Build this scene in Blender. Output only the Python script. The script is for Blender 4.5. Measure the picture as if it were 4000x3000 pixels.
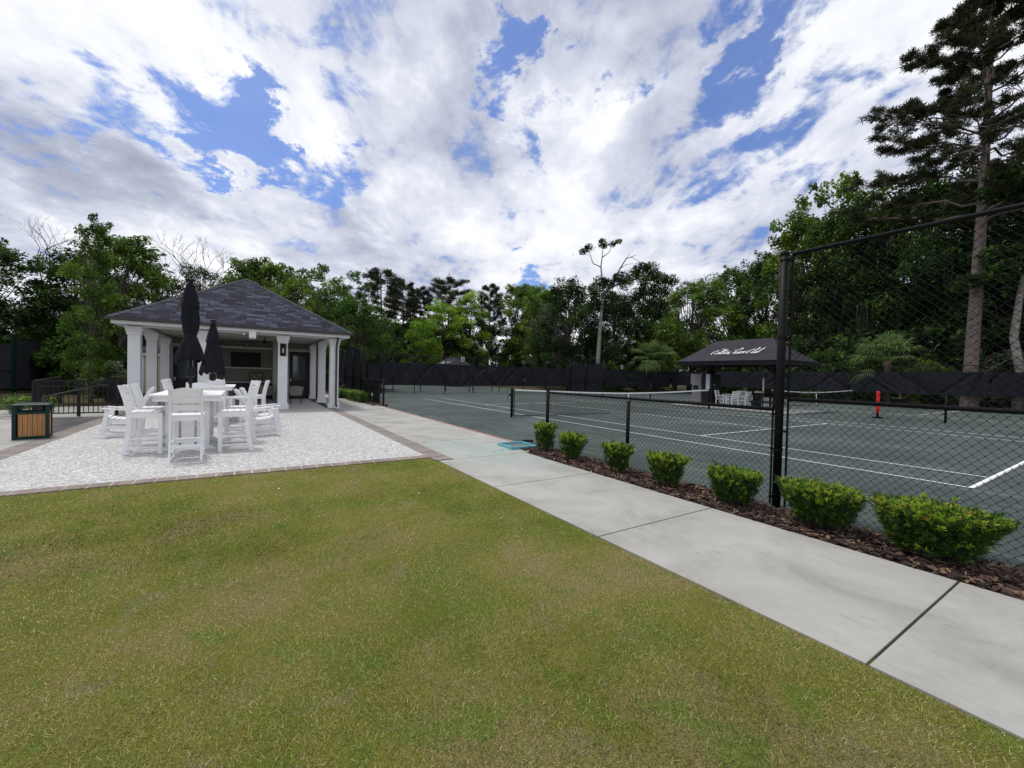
import bpy, math, random
import numpy as np
from mathutils import Vector, Matrix
R = math.radians
scene = bpy.context.scene
for o in list(bpy.data.objects): bpy.data.objects.remove(o)
COL = scene.collection

# ---------------------------------------------------------------- camera
CP = (13.4827, -14.9646, 1.5658)
yaw, pit, rol = R(147.62), R(-1.093), R(1.305)
fw = Vector((math.cos(yaw)*math.cos(pit), math.sin(yaw)*math.cos(pit), math.sin(pit)))
rt = Vector((math.sin(yaw), -math.cos(yaw), 0)); up = rt.cross(fw)
rt2 = math.cos(rol)*rt + math.sin(rol)*up; up2 = -math.sin(rol)*rt + math.cos(rol)*up
cd = bpy.data.cameras.new('camera'); cam = bpy.data.objects.new('camera', cd); COL.objects.link(cam)
m3 = Matrix((rt2, up2, -fw)).transposed()
cam.matrix_world = Matrix.Translation(CP) @ m3.to_4x4()
cd.sensor_width = 36; cd.lens = 36*1629.8/4000; cd.clip_start = 0.05; cd.clip_end = 3000
scene.camera = cam
scene.render.resolution_x = 1024; scene.render.resolution_y = 768

# ---------------------------------------------------------------- light
SUN_EL, SUN_AZ = R(70), R(200)          # azimuth measured from +x towards +y
sd = bpy.data.lights.new('sun', 'SUN'); sd.energy = 2.2; sd.angle = R(10); sd.color = (1, .95, .88)
sun = bpy.data.objects.new('sun', sd); COL.objects.link(sun)
sdir = Vector((math.cos(SUN_EL)*math.cos(SUN_AZ), math.cos(SUN_EL)*math.sin(SUN_AZ), math.sin(SUN_EL)))
sun.rotation_euler = sdir.to_track_quat('Z', 'Y').to_euler()
scene.view_settings.view_transform = 'Standard'; scene.view_settings.look = 'None'
scene.view_settings.exposure = 0.0; scene.view_settings.gamma = 1

# ---------------------------------------------------------------- node helper
class NT:
    def __init__(s, tree): s.t = tree; s.n = tree.nodes; s.l = tree.links
    def new(s, typ, **kw):
        n = s.n.new(typ)
        for k, v in kw.items():
            if k.startswith('i_'): n.inputs[k[2:].replace('_', ' ')].default_value = v
            else: setattr(n, k, v)
        return n
    def link(s, a, b): s.l.new(a, b)
    def math(s, op, a, b=None, c=None, clamp=False):
        n = s.n.new('ShaderNodeMath'); n.operation = op; n.use_clamp = clamp
        for i, v in enumerate((a, b, c)):
            if v is None: continue
            if isinstance(v, (int, float)): n.inputs[i].default_value = v
            else: s.l.new(v, n.inputs[i])
        return n.outputs[0]
    def maprange(s, v, a, b, c=0., d=1., smooth=True):
        n = s.n.new('ShaderNodeMapRange'); n.interpolation_type = 'SMOOTHSTEP' if smooth else 'LINEAR'
        s.l.new(v, n.inputs[0])
        for i, x in enumerate((a, b, c, d)): n.inputs[i+1].default_value = x
        return n.outputs[0]
    def mix(s, f, a, b, mode='MIX'):
        n = s.n.new('ShaderNodeMix'); n.data_type = 'RGBA'; n.blend_type = mode
        for k, v in ((0, f), (6, a), (7, b)):
            if isinstance(v, (int, float)): n.inputs[k].default_value = v
            elif isinstance(v, tuple): n.inputs[k].default_value = v if len(v) == 4 else (*v, 1)
            else: s.l.new(v, n.inputs[k])
        return n.outputs[2]
    def noise(s, vec, scale, detail=3., rough=.55, dist=0.):
        n = s.n.new('ShaderNodeTexNoise'); n.inputs['Scale'].default_value = scale
        n.inputs['Detail'].default_value = detail; n.inputs['Roughness'].default_value = rough
        n.inputs['Distortion'].default_value = dist
        if vec is not None: s.l.new(vec, n.inputs['Vector'])
        return n
    def ramp(s, v, stops):
        n = s.n.new('ShaderNodeValToRGB'); s.l.new(v, n.inputs[0])
        e = n.color_ramp.elements
        while len(e) < len(stops): e.new(0.5)
        for i, (p, c) in enumerate(stops): e[i].position = p; e[i].color = (*c, 1)
        return n.outputs[0]
    def mapping(s, vec, scale=(1, 1, 1), rot=(0, 0, 0), loc=(0, 0, 0)):
        n = s.n.new('ShaderNodeMapping'); s.l.new(vec, n.inputs[0])
        n.inputs[1].default_value = loc; n.inputs[2].default_value = rot; n.inputs[3].default_value = scale
        return n.outputs[0]

# ---------------------------------------------------------------- sky: Nishita blue under a broken cloud layer
w = bpy.data.worlds.new('World'); scene.world = w; w.use_nodes = True
T = NT(w.node_tree); T.n.clear()
out = T.new('ShaderNodeOutputWorld')
sky = T.new('ShaderNodeTexSky', sky_type='NISHITA', sun_disc=False)
sky.sun_elevation = SUN_EL; sky.sun_rotation = R(90) - SUN_AZ
bgs = T.new('ShaderNodeBackground'); bgs.inputs[1].default_value = 0.105
skc = T.mix(1.0, sky.outputs[0], (0.72, 0.92, 1.38), 'MULTIPLY')
T.link(skc, bgs.inputs[0])
tc = T.new('ShaderNodeTexCoord'); dirv = tc.outputs['Generated']
sp = T.new('ShaderNodeSeparateXYZ'); T.link(dirv, sp.inputs[0])
zc = T.math('ADD', T.math('MAXIMUM', sp.outputs[2], 0.0), 0.22)
px_ = T.math('DIVIDE', sp.outputs[0], zc); py_ = T.math('DIVIDE', sp.outputs[1], zc)
cb = T.new('ShaderNodeCombineXYZ'); T.link(px_, cb.inputs[0]); T.link(py_, cb.inputs[1])
cr_ = T.mapping(cb.outputs[0], rot=(0, 0, -yaw))
cv = T.mapping(cr_, scale=(.72, 1.05, 1), loc=(4.3, 2.2, 0))
n1 = T.noise(cv, 3.2, 9, .60, .3).outputs[0]
n2 = T.noise(T.mapping(cv, loc=(7, 3, 2)), 1.1, 3, .5, .2).outputs[0]
n3 = T.noise(T.mapping(cr_, scale=(.8, 1, 1), loc=(1, 9, 5)), 6.5, 10, .62, .3).outputs[0]
HOLES = [((-0.887,-0.246,0.392),5,0.5,0),((-0.900,-0.188,0.393),4,0.5,0),((-0.905,-0.048,0.422),7,1.15,0),((-0.913,-0.007,0.408),5,1.1,0),((-0.900,0.139,0.412),6,1.15,0),((-0.839,0.106,0.533),5,0.5,0),((-0.804,0.187,0.564),4,0.5,0),((-0.669,0.393,0.631),4,1.4,0),((-0.717,0.415,0.560),3.5,0.8,0),((-0.670,0.513,0.536),4,1,0),((-0.602,0.577,0.552),4,1.1,0),((-0.731,0.482,0.483),3,0.6,0),((-0.436,0.712,0.551),4,0.9,0),((-0.361,0.722,0.590),6,0.8,0),((-0.452,0.781,0.431),7,0.65,0),((-0.360,0.819,0.448),6,0.5,0),((-0.295,0.806,0.513),7,0.45,0),((-0.537,0.767,0.350),6,0.5,0),((-0.801,0.550,0.235),4,1.4,0),((-0.967,0.012,0.254),2,0.8,0),((-0.790,0.302,0.533),13,1,1),((-0.923,-0.269,0.273),13,0.9,1),((-0.943,-0.188,0.277),9,0.6,1),((-0.556,0.724,0.408),12,0.7,1),((-0.964,0.167,0.206),9,0.8,1),((-0.241,0.845,0.477),14,0.4,1),((-0.656,0.371,0.657),8,0.7,1),((-0.492,0.586,0.643),8,0.5,1),]
wv = T.new('ShaderNodeVectorMath', operation='SUBTRACT')
nz = T.noise(cr_, 5.0, 8, .65, .2)
T.link(nz.outputs['Color'], wv.inputs[0]); wv.inputs[1].default_value = (.5, .5, .5)
wv2 = T.new('ShaderNodeVectorMath', operation='SCALE'); T.link(wv.outputs[0], wv2.inputs[0]); wv2.inputs['Scale'].default_value = 0.42
wv3 = T.new('ShaderNodeVectorMath', operation='ADD'); T.link(dirv, wv3.inputs[0]); T.link(wv2.outputs[0], wv3.inputs[1])
wn = T.new('ShaderNodeVectorMath', operation='NORMALIZE'); T.link(wv3.outputs[0], wn.inputs[0])
def blob(d, rad):
    dp = T.new('ShaderNodeVectorMath', operation='DOT_PRODUCT'); T.link(wn.outputs[0], dp.inputs[0]); dp.inputs[1].default_value = d
    return T.math('POWER', T.maprange(dp.outputs['Value'], math.cos(R(rad)), 1.0, smooth=False), 1.6)
hole = None; grey = None
for d, rad, s, kind in HOLES:
    b = T.math('MULTIPLY', blob(d, rad), s)
    if kind == 0: hole = b if hole is None else T.math('ADD', hole, b)
    else: grey = b if grey is None else T.math('ADD', grey, b)
def cen(v, k): return T.math('MULTIPLY', T.math('SUBTRACT', v, 0.5), k)
dens = T.math('ADD', cen(n1, 2.1), cen(n2, 0.5))
dens = T.math('ADD', dens, cen(n3, 2.6))
dens = T.math('SUBTRACT', T.math('ADD', dens, 0.545), T.math('MULTIPLY', hole, 0.72))
dens = T.math('ADD', dens, T.maprange(sp.outputs[2], 0.0, 0.3, 0.12, 0.0))
mask = T.math('ADD', T.math('MULTIPLY', T.maprange(dens, -0.30, 0.34), 0.92), 0.08)
shade = T.math('ADD', cen(n2, 1.5), cen(n3, 1.3))
shade = T.math('ADD', shade, cen(n1, 1.7))
shade = T.math('ADD', shade, T.math('MULTIPLY', T.maprange(dens, 0.9, 0.05), 0.16))
shade = T.math('SUBTRACT', T.math('ADD', shade, 0.66), T.math('MULTIPLY', grey, 0.22))
ccol = T.ramp(shade, [(0, (.36, .39, .50)), (.3, (.53, .57, .71)), (.55, (.76, .80, .93)), (.8, (1.02, 1.04, 1.10)), (1, (1.16, 1.17, 1.2))])
bgc = T.new('ShaderNodeBackground'); T.link(ccol, bgc.inputs[0]); bgc.inputs[1].default_value = 0.92
mx = T.new('ShaderNodeMixShader'); T.link(mask, mx.inputs[0]); T.link(bgs.outputs[0], mx.inputs[1]); T.link(bgc.outputs[0], mx.inputs[2])
T.link(mx.outputs[0], out.inputs[0])

# ---------------------------------------------------------------- materials
MATS = {}
def mat(name, color=(.5, .5, .5), rough=.8, metal=0., spec=.3, var=0.0, vscale=3., bump=0., bscale=40., build=None):
    m = bpy.data.materials.new(name); m.use_nodes = True; MATS[name] = m
    t = NT(m.node_tree); b = t.n['Principled BSDF']
    b.inputs['Roughness'].default_value = rough; b.inputs['Metallic'].default_value = metal
    b.inputs['Specular IOR Level'].default_value = spec
    b.inputs['Base Color'].default_value = (*color, 1)
    tc = t.new('ShaderNodeTexCoord'); P = tc.outputs['Object']
    if var:
        n = t.noise(P, vscale, 5, .6)
        c = t.mix(t.maprange(n.outputs[0], .3, .7), tuple(max(0, x*(1-var)) for x in color), tuple(min(1, x*(1+var)) for x in color))
        t.link(c, b.inputs['Base Color'])
    if bump:
        n = t.noise(P, bscale, 4, .6); bp = t.new('ShaderNodeBump'); bp.inputs['Strength'].default_value = bump; bp.inputs['Distance'].default_value = .01
        t.link(n.outputs[0], bp.inputs['Height']); t.link(bp.outputs[0], b.inputs['Normal'])
    if build: build(t, b, P)
    return m

def b_concrete(t, b, P):
    n = t.noise(P, 1.1, 8, .66, .4); n2 = t.noise(P, 60, 3, .6); n3 = t.noise(t.mapping(P, scale=(.5, 1.6, 1)), 7, 6, .72, 1.0)
    c = t.ramp(n.outputs[0], [(.36, (.27, .265, .24)), (.5, (.34, .335, .312)), (.64, (.39, .383, .36))])
    c = t.mix(t.maprange(n2.outputs[0], .35, .65, .0, .22), c, (.30, .30, .29))
    c = t.mix(t.maprange(n3.outputs[0], .58, .70, .0, .45), c, (.18, .175, .16))
    # green clay dust walked out of the court around the shoe tray
    g = t.new('ShaderNodeNewGeometry'); d = t.new('ShaderNodeVectorMath', operation='DISTANCE')
    mp = t.mapping(g.outputs['Position'], scale=(.55, 1.0, 1.0)); t.link(mp, d.inputs[0]); d.inputs[1].default_value = (5.9*.55, -10.7, 0)
    f = t.maprange(d.outputs['Value'], 1.5, .25)
    nn = t.noise(g.outputs['Position'], 3.2, 7, .68, 1.2)
    f2 = t.math('MULTIPLY', f, t.maprange(nn.outputs[0], .36, .58, .15, .85))
    c = t.mix(f2, c, (.30, .37, .345))
    f3 = t.math('MULTIPLY', t.maprange(d.outputs['Value'], 1.3, .3), t.maprange(nn.outputs[0], .56, .62, 0, .7))
    c = t.mix(f3, c, (.19, .235, .22))
    t.link(c, b.inputs['Base Color'])
    bp = t.new('ShaderNodeBump'); bp.inputs['Strength'].default_value = .25; bp.inputs['Distance'].default_value = .004
    t.link(n2.outputs[0], bp.inputs['Height']); t.link(bp.outputs[0], b.inputs['Normal'])
mat('concrete', rough=.9, build=b_concrete)

def b_shell(t, b, P):
    v = t.new('ShaderNodeTexVoronoi', feature='F1'); v.inputs['Scale'].default_value = 44
    n0 = t.noise(P, 14, 3, .6); mp = t.mix(.12, P, n0.outputs['Color']); t.link(mp, v.inputs['Vector'])
    v2 = t.new('ShaderNodeTexVoronoi', feature='DISTANCE_TO_EDGE'); v2.inputs['Scale'].default_value = 44; t.link(mp, v2.inputs['Vector'])
    sepc = t.new('ShaderNodeSeparateColor'); t.link(v.outputs['Color'], sepc.inputs[0])
    c = t.ramp(sepc.outputs[0], [(.0, (.25, .245, .235)), (.35, (.42, .415, .405)), (.7, (.54, .535, .53)), (1, (.78, .77, .76))])
    c = t.mix(t.maprange(v2.outputs['Distance'], .0, .012, .65, 0), c, (.28, .27, .26))
    n = t.noise(P, .9, 4, .6); c = t.mix(t.maprange(n.outputs[0], .35, .65, 0, .18), c, (.36, .35, .34))
    # tooled diagonal joints
    sp = t.new('ShaderNodeSeparateXYZ'); t.link(P, sp.inputs[0])
    for sx, sy in ((.7071, .7071), (.7071, -.7071)):
        u = t.math('ADD', t.math('MULTIPLY', sp.outputs[0], sx/1.55), t.math('MULTIPLY', sp.outputs[1], sy/1.55))
        u = t.math('ABSOLUTE', t.math('SUBTRACT', t.math('FRACT', t.math('ADD', u, 100.25)), .5))
        c = t.mix(t.maprange(u, .012, .003, 0, .4), c, (.27, .265, .26))
    t.link(c, b.inputs['Base Color'])
    bp = t.new('ShaderNodeBump'); bp.inputs['Strength'].default_value = .7; bp.inputs['Distance'].default_value = .012
    t.link(sepc.outputs[1], bp.inputs['Height']); t.link(bp.outputs[0], b.inputs['Normal'])
mat('shell', rough=.6, build=b_shell)

def brickmat(name, w_, h_, cols, mortar, msize, rot=0, offset=.5):
    def f(t, b, P):
        mp = t.mapping(P, rot=(0, 0, R(rot)))
        bt = t.new('ShaderNodeTexBrick'); t.link(mp, bt.inputs['Vector']); bt.offset = offset
        bt.inputs['Scale'].default_value = 1; bt.inputs['Brick Width'].default_value = w_; bt.inputs['Row Height'].default_value = h_
        bt.inputs['Mortar Size'].default_value = msize; bt.inputs['Mortar Smooth'].default_value = .1
        bt.inputs['Color1'].default_value = (0, 0, 0, 1); bt.inputs['Color2'].default_value = (1, 1, 1, 1); bt.inputs['Bias'].default_value = 0
        bt.inputs['Mortar'].default_value = (.5, .5, .5, 1)
        c = t.ramp(bt.outputs['Color'], cols)
        n = t.noise(P, 18, 4, .7); c = t.mix(t.maprange(n.outputs[0], .3, .7, .0, .4), c, tuple(x*.6 for x in cols[0][1]))
        c = t.mix(bt.outputs['Fac'], c, mortar); t.link(c, b.inputs['Base Color'])
        bp = t.new('ShaderNodeBump'); bp.inputs['Strength'].default_value = .5; bp.inputs['Distance'].default_value = .006
        t.link(t.math('SUBTRACT', 1.0, bt.outputs['Fac']), bp.inputs['Height']); t.link(bp.outputs[0], b.inputs['Normal'])
    return mat(name, rough=.85, build=f)
BR = [(0, (.14, .115, .105)), (.5, (.22, .19, .175)), (1, (.30, .26, .235))]
brickmat('brick_side', 1.0, .072, BR, (.33, .31, .28), .006, rot=90, offset=0)
brickmat('brick_front', 1.0, .215, BR, (.58, .56, .50), .022, rot=0, offset=0)
brickmat('brick_edge', .2, .5, [(0, (.30, .12, .08)), (1, (.42, .19, .14))], (.5, .48, .45), .012, offset=0)

def b_shingle(t, b, P):
    uv = t.new('ShaderNodeUVMap').outputs[0]
    bt = t.new('ShaderNodeTexBrick'); t.link(uv, bt.inputs['Vector'])
    bt.inputs['Scale'].default_value = 1; bt.inputs['Brick Width'].default_value = .36; bt.inputs['Row Height'].default_value = .205
    bt.inputs['Mortar Size'].default_value = .0085; bt.inputs['Mortar Smooth'].default_value = .25
    bt.inputs['Color1'].default_value = (0, 0, 0, 1); bt.inputs['Color2'].default_value = (1, 1, 1, 1); bt.inputs['Mortar'].default_value = (.5, .5, .5, 1)
    bt.offset = .43; bt.squash = .85; bt.squash_frequency = 3
    c = t.ramp(bt.outputs['Color'], [(0, (.022, .021, .031)), (.35, (.034, .033, .048)), (.7, (.052, .056, .080)), (1, (.088, .098, .135))])
    n = t.noise(uv, 45, 3, .7); c = t.mix(t.maprange(n.outputs[0], .3, .7, 0, .35), c, (.022, .022, .03))
    c = t.mix(t.math('MULTIPLY', bt.outputs['Fac'], .85), c, (.008, .008, .012)); t.link(c, b.inputs['Base Color'])
    bp = t.new('ShaderNodeBump'); bp.inputs['Strength'].default_value = .8; bp.inputs['Distance'].default_value = .012
    t.link(t.math('SUBTRACT', 1.0, bt.outputs['Fac']), bp.inputs['Height']); t.link(bp.outputs[0], b.inputs['Normal'])
mat('shingle', rough=.95, spec=.1, build=b_shingle)
mat('ridge_cap', (.040, .042, .058), .85, var=.5, vscale=3.5, bump=.5)

def b_grassground(t, b, P):
    n = t.noise(P, .75, 6, .62); n2 = t.noise(P, 2.6, 6, .68); n3 = t.noise(P, 26, 4, .7); n4 = t.noise(P, 140, 3, .7)
    c = t.ramp(n.outputs[0], [(.40, (.185, .215, .034)), (.5, (.265, .25, .052)), (.60, (.32, .265, .105))])
    c = t.mix(t.maprange(n2.outputs[0], .52, .64, 0, .7), c, (.15, .25, .03))
    c = t.mix(t.maprange(n2.outputs[0], .44, .35, 0, .6), c, (.31, .275, .15))
    c = t.mix(t.maprange(n3.outputs[0], .58, .72, 0, .7), c, (.15, .14, .075))
    c = t.mix(t.maprange(n4.outputs[0], .35, .6, .75, 0), c, (.055, .06, .018))
    t.link(c, b.inputs['Base Color'])
    bp = t.new('ShaderNodeBump'); bp.inputs['Strength'].default_value = .9; bp.inputs['Distance'].default_value = .03
    t.link(n4.outputs[0], bp.inputs['Height']); t.link(bp.outputs[0], b.inputs['Normal'])
mat('lawn', rough=.95, spec=.1, build=b_grassground)
def b_woods(t, b, P):
    n = t.noise(P, .5, 6, .65); n2 = t.noise(P, 7, 5, .7)
    c = t.ramp(n.outputs[0], [(.35, (.035, .05, .018)), (.5, (.075, .065, .04)), (.65, (.13, .10, .065))])
    c = t.mix(t.maprange(n2.outputs[0], .4, .6, 0, .5), c, (.04, .04, .022)); t.link(c, b.inputs['Base Color'])
mat('woods_ground', rough=1, spec=0, build=b_woods)

def b_court(t, b, P):
    n = t.noise(t.mapping(P, scale=(1, 1, 1)), .35, 5, .6); n2 = t.noise(t.mapping(P, rot=(0, 0, R(35)), scale=(.5, 5, 1)), 1.3, 6, .7, .5); n3 = t.noise(P, 45, 3, .6)
    c = t.ramp(n.outputs[0], [(.3, (.042, .056, .054)), (.5, (.058, .075, .072)), (.7, (.090, .113, .107))])
    c = t.mix(t.maprange(n2.outputs[0], .52, .72, 0, .65), c, (.165, .205, .185))
    c = t.mix(t.maprange(n2.outputs[0], .46, .32, 0, .5), c, (.040, .055, .052))
    c = t.mix(t.maprange(n3.outputs[0], .5, .7, 0, .3), c, (.16, .19, .18)); t.link(c, b.inputs['Base Color'])
mat('court', rough=.95, spec=.15, build=b_court)
mat('line', (.78, .80, .80), .7, var=.1, vscale=8)

def b_mulch(t, b, P):
    n = t.noise(P, 30, 5, .7); c = t.ramp(n.outputs[0], [(.35, (.03, .02, .016)), (.6, (.09, .055, .042))]); t.link(c, b.inputs['Base Color'])
mat('mulch_soil', rough=1, build=b_mulch)
def tinted(name, stops, rough=.9, spec=.2, transl=0., hue=0.0, nscale=None, nmul=.5):
    m = bpy.data.materials.new(name); m.use_nodes = True; MATS[name] = m
    t = NT(m.node_tree); b = t.n['Principled BSDF']; b.inputs['Roughness'].default_value = rough; b.inputs['Specular IOR Level'].default_value = spec
    a = t.new('ShaderNodeAttribute', attribute_name='tint'); c = t.ramp(a.outputs['Fac'], stops)
    if nscale:
        tc = t.new('ShaderNodeTexCoord'); n = t.noise(tc.outputs['Object'], nscale, 3, .6)
        v = t.maprange(n.outputs[0], .35, .65, 1-nmul, 1+nmul); cc = t.new('ShaderNodeCombineColor')
        for i in range(3): t.link(v, cc.inputs[i])
        c = t.mix(1., c, cc.outputs[0], 'MULTIPLY')
    if hue:
        oi = t.new('ShaderNodeObjectInfo'); h = t.new('ShaderNodeHueSaturation'); t.link(c, h.inputs['Color'])
        t.link(t.maprange(oi.outputs['Random'], 0, 1, .5-hue, .5+hue*.6, False), h.inputs['Hue'])
        t.link(t.maprange(oi.outputs['Random'], 0, 1, 1.3, .72, False), h.inputs['Value'])
        c = h.outputs[0]
    t.link(c, b.inputs['Base Color'])
    if transl:
        tr = t.new('ShaderNodeBsdfTranslucent'); t.link(c, tr.inputs[0]); ms = t.new('ShaderNodeMixShader'); ms.inputs[0].default_value = transl
        t.link(b.outputs[0], ms.inputs[1]); t.link(tr.outputs[0], ms.inputs[2]); t.link(ms.outputs[0], t.n['Material Output'].inputs[0])
    return m
tinted('blade', [(0, (.045, .055, .020)), (.3, (.175, .26, .036)), (.6, (.36, .37, .075)), (.85, (.48, .42, .20)), (1, (.62, .55, .36))], transl=.25)
tinted('chip', [(0, (.022, .018, .018)), (.4, (.065, .042, .036)), (.75, (.13, .085, .065)), (1, (.27, .17, .10))], rough=.9)
LEAFD = [(0, (.013, .029, .009)), (.5, (.036, .078, .016)), (1, (.095, .175, .031))]
LEAFM = [(0, (.030, .070, .012)), (.5, (.085, .17, .026)), (1, (.19, .31, .048))]
LEAFB = [(0, (.07, .14, .014)), (.5, (.17, .32, .030)), (1, (.33, .50, .06))]
LEAFG = [(0, (.045, .060, .035)), (.5, (.085, .110, .060)), (1, (.140, .165, .095))]
NEED = [(0, (.018, .024, .012)), (.5, (.042, .052, .022)), (1, (.075, .085, .038))]
tinted('leaf_dark', LEAFD, transl=.28, hue=.015, nscale=.5, nmul=.4)
tinted('leaf_mid', LEAFM, transl=.3, hue=.02, nscale=.5, nmul=.4)
tinted('leaf_bright', LEAFB, transl=.35, hue=.015, nscale=.6, nmul=.3)
tinted('leaf_grey', LEAFG, transl=.25, hue=.01, nscale=.6, nmul=.3)
tinted('needle', NEED, transl=.15, nscale=.6, nmul=.3)
tinted('shrub_leaf', [(0, (.014, .036, .010)), (.45, (.055, .125, .018)), (.72, (.20, .36, .025)), (.9, (.42, .58, .05)), (1, (.50, .36, .08))], transl=.3, rough=.6, spec=.35)
tinted('moss', [(0, (.06, .065, .05)), (1, (.15, .15, .12))], transl=.2)
tinted('palm_leaf', [(0, (.06, .10, .03)), (.6, (.17, .27, .08)), (1, (.34, .42, .15))], transl=.25, rough=.6)
mat('bark', (.11, .09, .075), .95, var=.45, vscale=6, bump=.8, bscale=18)
mat('bark_pine', (.19, .15, .135), .95, var=.4, vscale=5, bump=.9, bscale=14)
mat('bark_pale', (.25, .235, .21), .95, var=.35, vscale=4, bump=.7, bscale=16)
mat('vinyl', (.005, .005, .006), .55, spec=.14, var=.2, vscale=20)
mat('wire', (.006, .008, .009), .6, spec=.15)
def b_screen(t, b, P):
    n = t.noise(P, 2.5, 4, .6); c = t.ramp(n.outputs[0], [(.3, (.010, .0105, .015)), (.7, (.020, .021, .029))]); t.link(c, b.inputs['Base Color'])
    tr = t.new('ShaderNodeBsdfTransparent'); ms = t.new('ShaderNodeMixShader'); ms.inputs[0].default_value = .02
    t.link(b.outputs[0], ms.inputs[1]); t.link(tr.outputs[0], ms.inputs[2]); t.link(ms.outputs[0], t.n['Material Output'].inputs[0])
mat('screen', rough=.75, spec=.2, build=b_screen)
mat('hdpe', (.80, .805, .82), .5, spec=.4, var=.04, vscale=5)
mat('white_paint', (.70, .71, .735), .55, var=.04, vscale=2)
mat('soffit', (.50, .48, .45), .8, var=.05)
mat('beam_wood', (.30, .24, .14), .8, var=.2)
mat('gutter', (.035, .030, .030), .35, spec=.5)
mat('downspout', (.042, .034, .038), .35, spec=.5)
mat('wall_tan', (.17, .165, .14), .85, var=.08, vscale=2)
mat('trim', (.42, .41, .39), .7)
mat('shelf', (.50, .49, .46), .6)
mat('door_dark', (.012, .012, .016), .45)
mat('glass_dark', (.05, .065, .07), .06, spec=.8)
mat('tv', (.003, .003, .004), .3, spec=.12)
mat('canopy', (.006, .007, .012), .8, spec=.25, var=.25, vscale=5)
mat('shade_top', (.024, .023, .031), .75, spec=.2, var=.25, vscale=1.2)
mat('black_metal', (.006, .006, .009), .5, spec=.3)
mat('green_metal', (.008, .028, .026), .5, spec=.2)
mat('alu', (.45, .46, .48), .35, metal=.6)
def b_wood(t, b, P):
    n = t.noise(t.mapping(P, scale=(14, 14, 1.2)), 2, 5, .6); n2 = t.noise(P, 60, 2, .6)
    c = t.ramp(n.outputs[0], [(.3, (.26, .125, .045)), (.6, (.42, .22, .085))]); c = t.mix(t.maprange(n2.outputs[0], .62, .7, 0, .5), c, (.10, .05, .02)); t.link(c, b.inputs['Base Color'])
mat('wood', rough=.7, build=b_wood)
mat('bench_wood', (.16, .10, .07), .7, var=.2)
def b_wicker(t, b, P):
    ck = t.new('ShaderNodeTexChecker'); ck.inputs['Scale'].default_value = 55; t.link(t.mapping(P, rot=(.6, .5, .78)), ck.inputs[0])
    c = t.mix(ck.outputs['Fac'], (.36, .33, .28), (.11, .10, .09)); t.link(c, b.inputs['Base Color'])
mat('wicker', rough=.8, build=b_wicker)
mat('siding', (.42, .44, .30), .7)
mat('red', (.75, .02, .015), .5)
mat('teal', (.12, .36, .42), .5, var=.1, vscale=6)
mat('tray_mat', (.12, .15, .14), .9, var=.3, vscale=20)
mat('net', (.012, .013, .016), .8)
mat('sign_white', (.75, .75, .75), .5)
mat('sheet', (.70, .76, .82), .4)
mat('ink', (.08, .12, .2), .6)
mat('board_grey', (.22, .22, .23), .6)
mat('joint', (.06, .058, .052), 1)
mat('dark_ramp', (.07, .07, .073), .9, var=.35, vscale=1.2)  # mottled dark grey for the flat ramp patch
mat('bulb', (.5, .42, .25), .3)
mat('stone', (.75, .74, .72), .7)
mat('yellow', (.75, .75, .45), .5)
mat('car_blue', (.45, .6, .75), .3)

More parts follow.
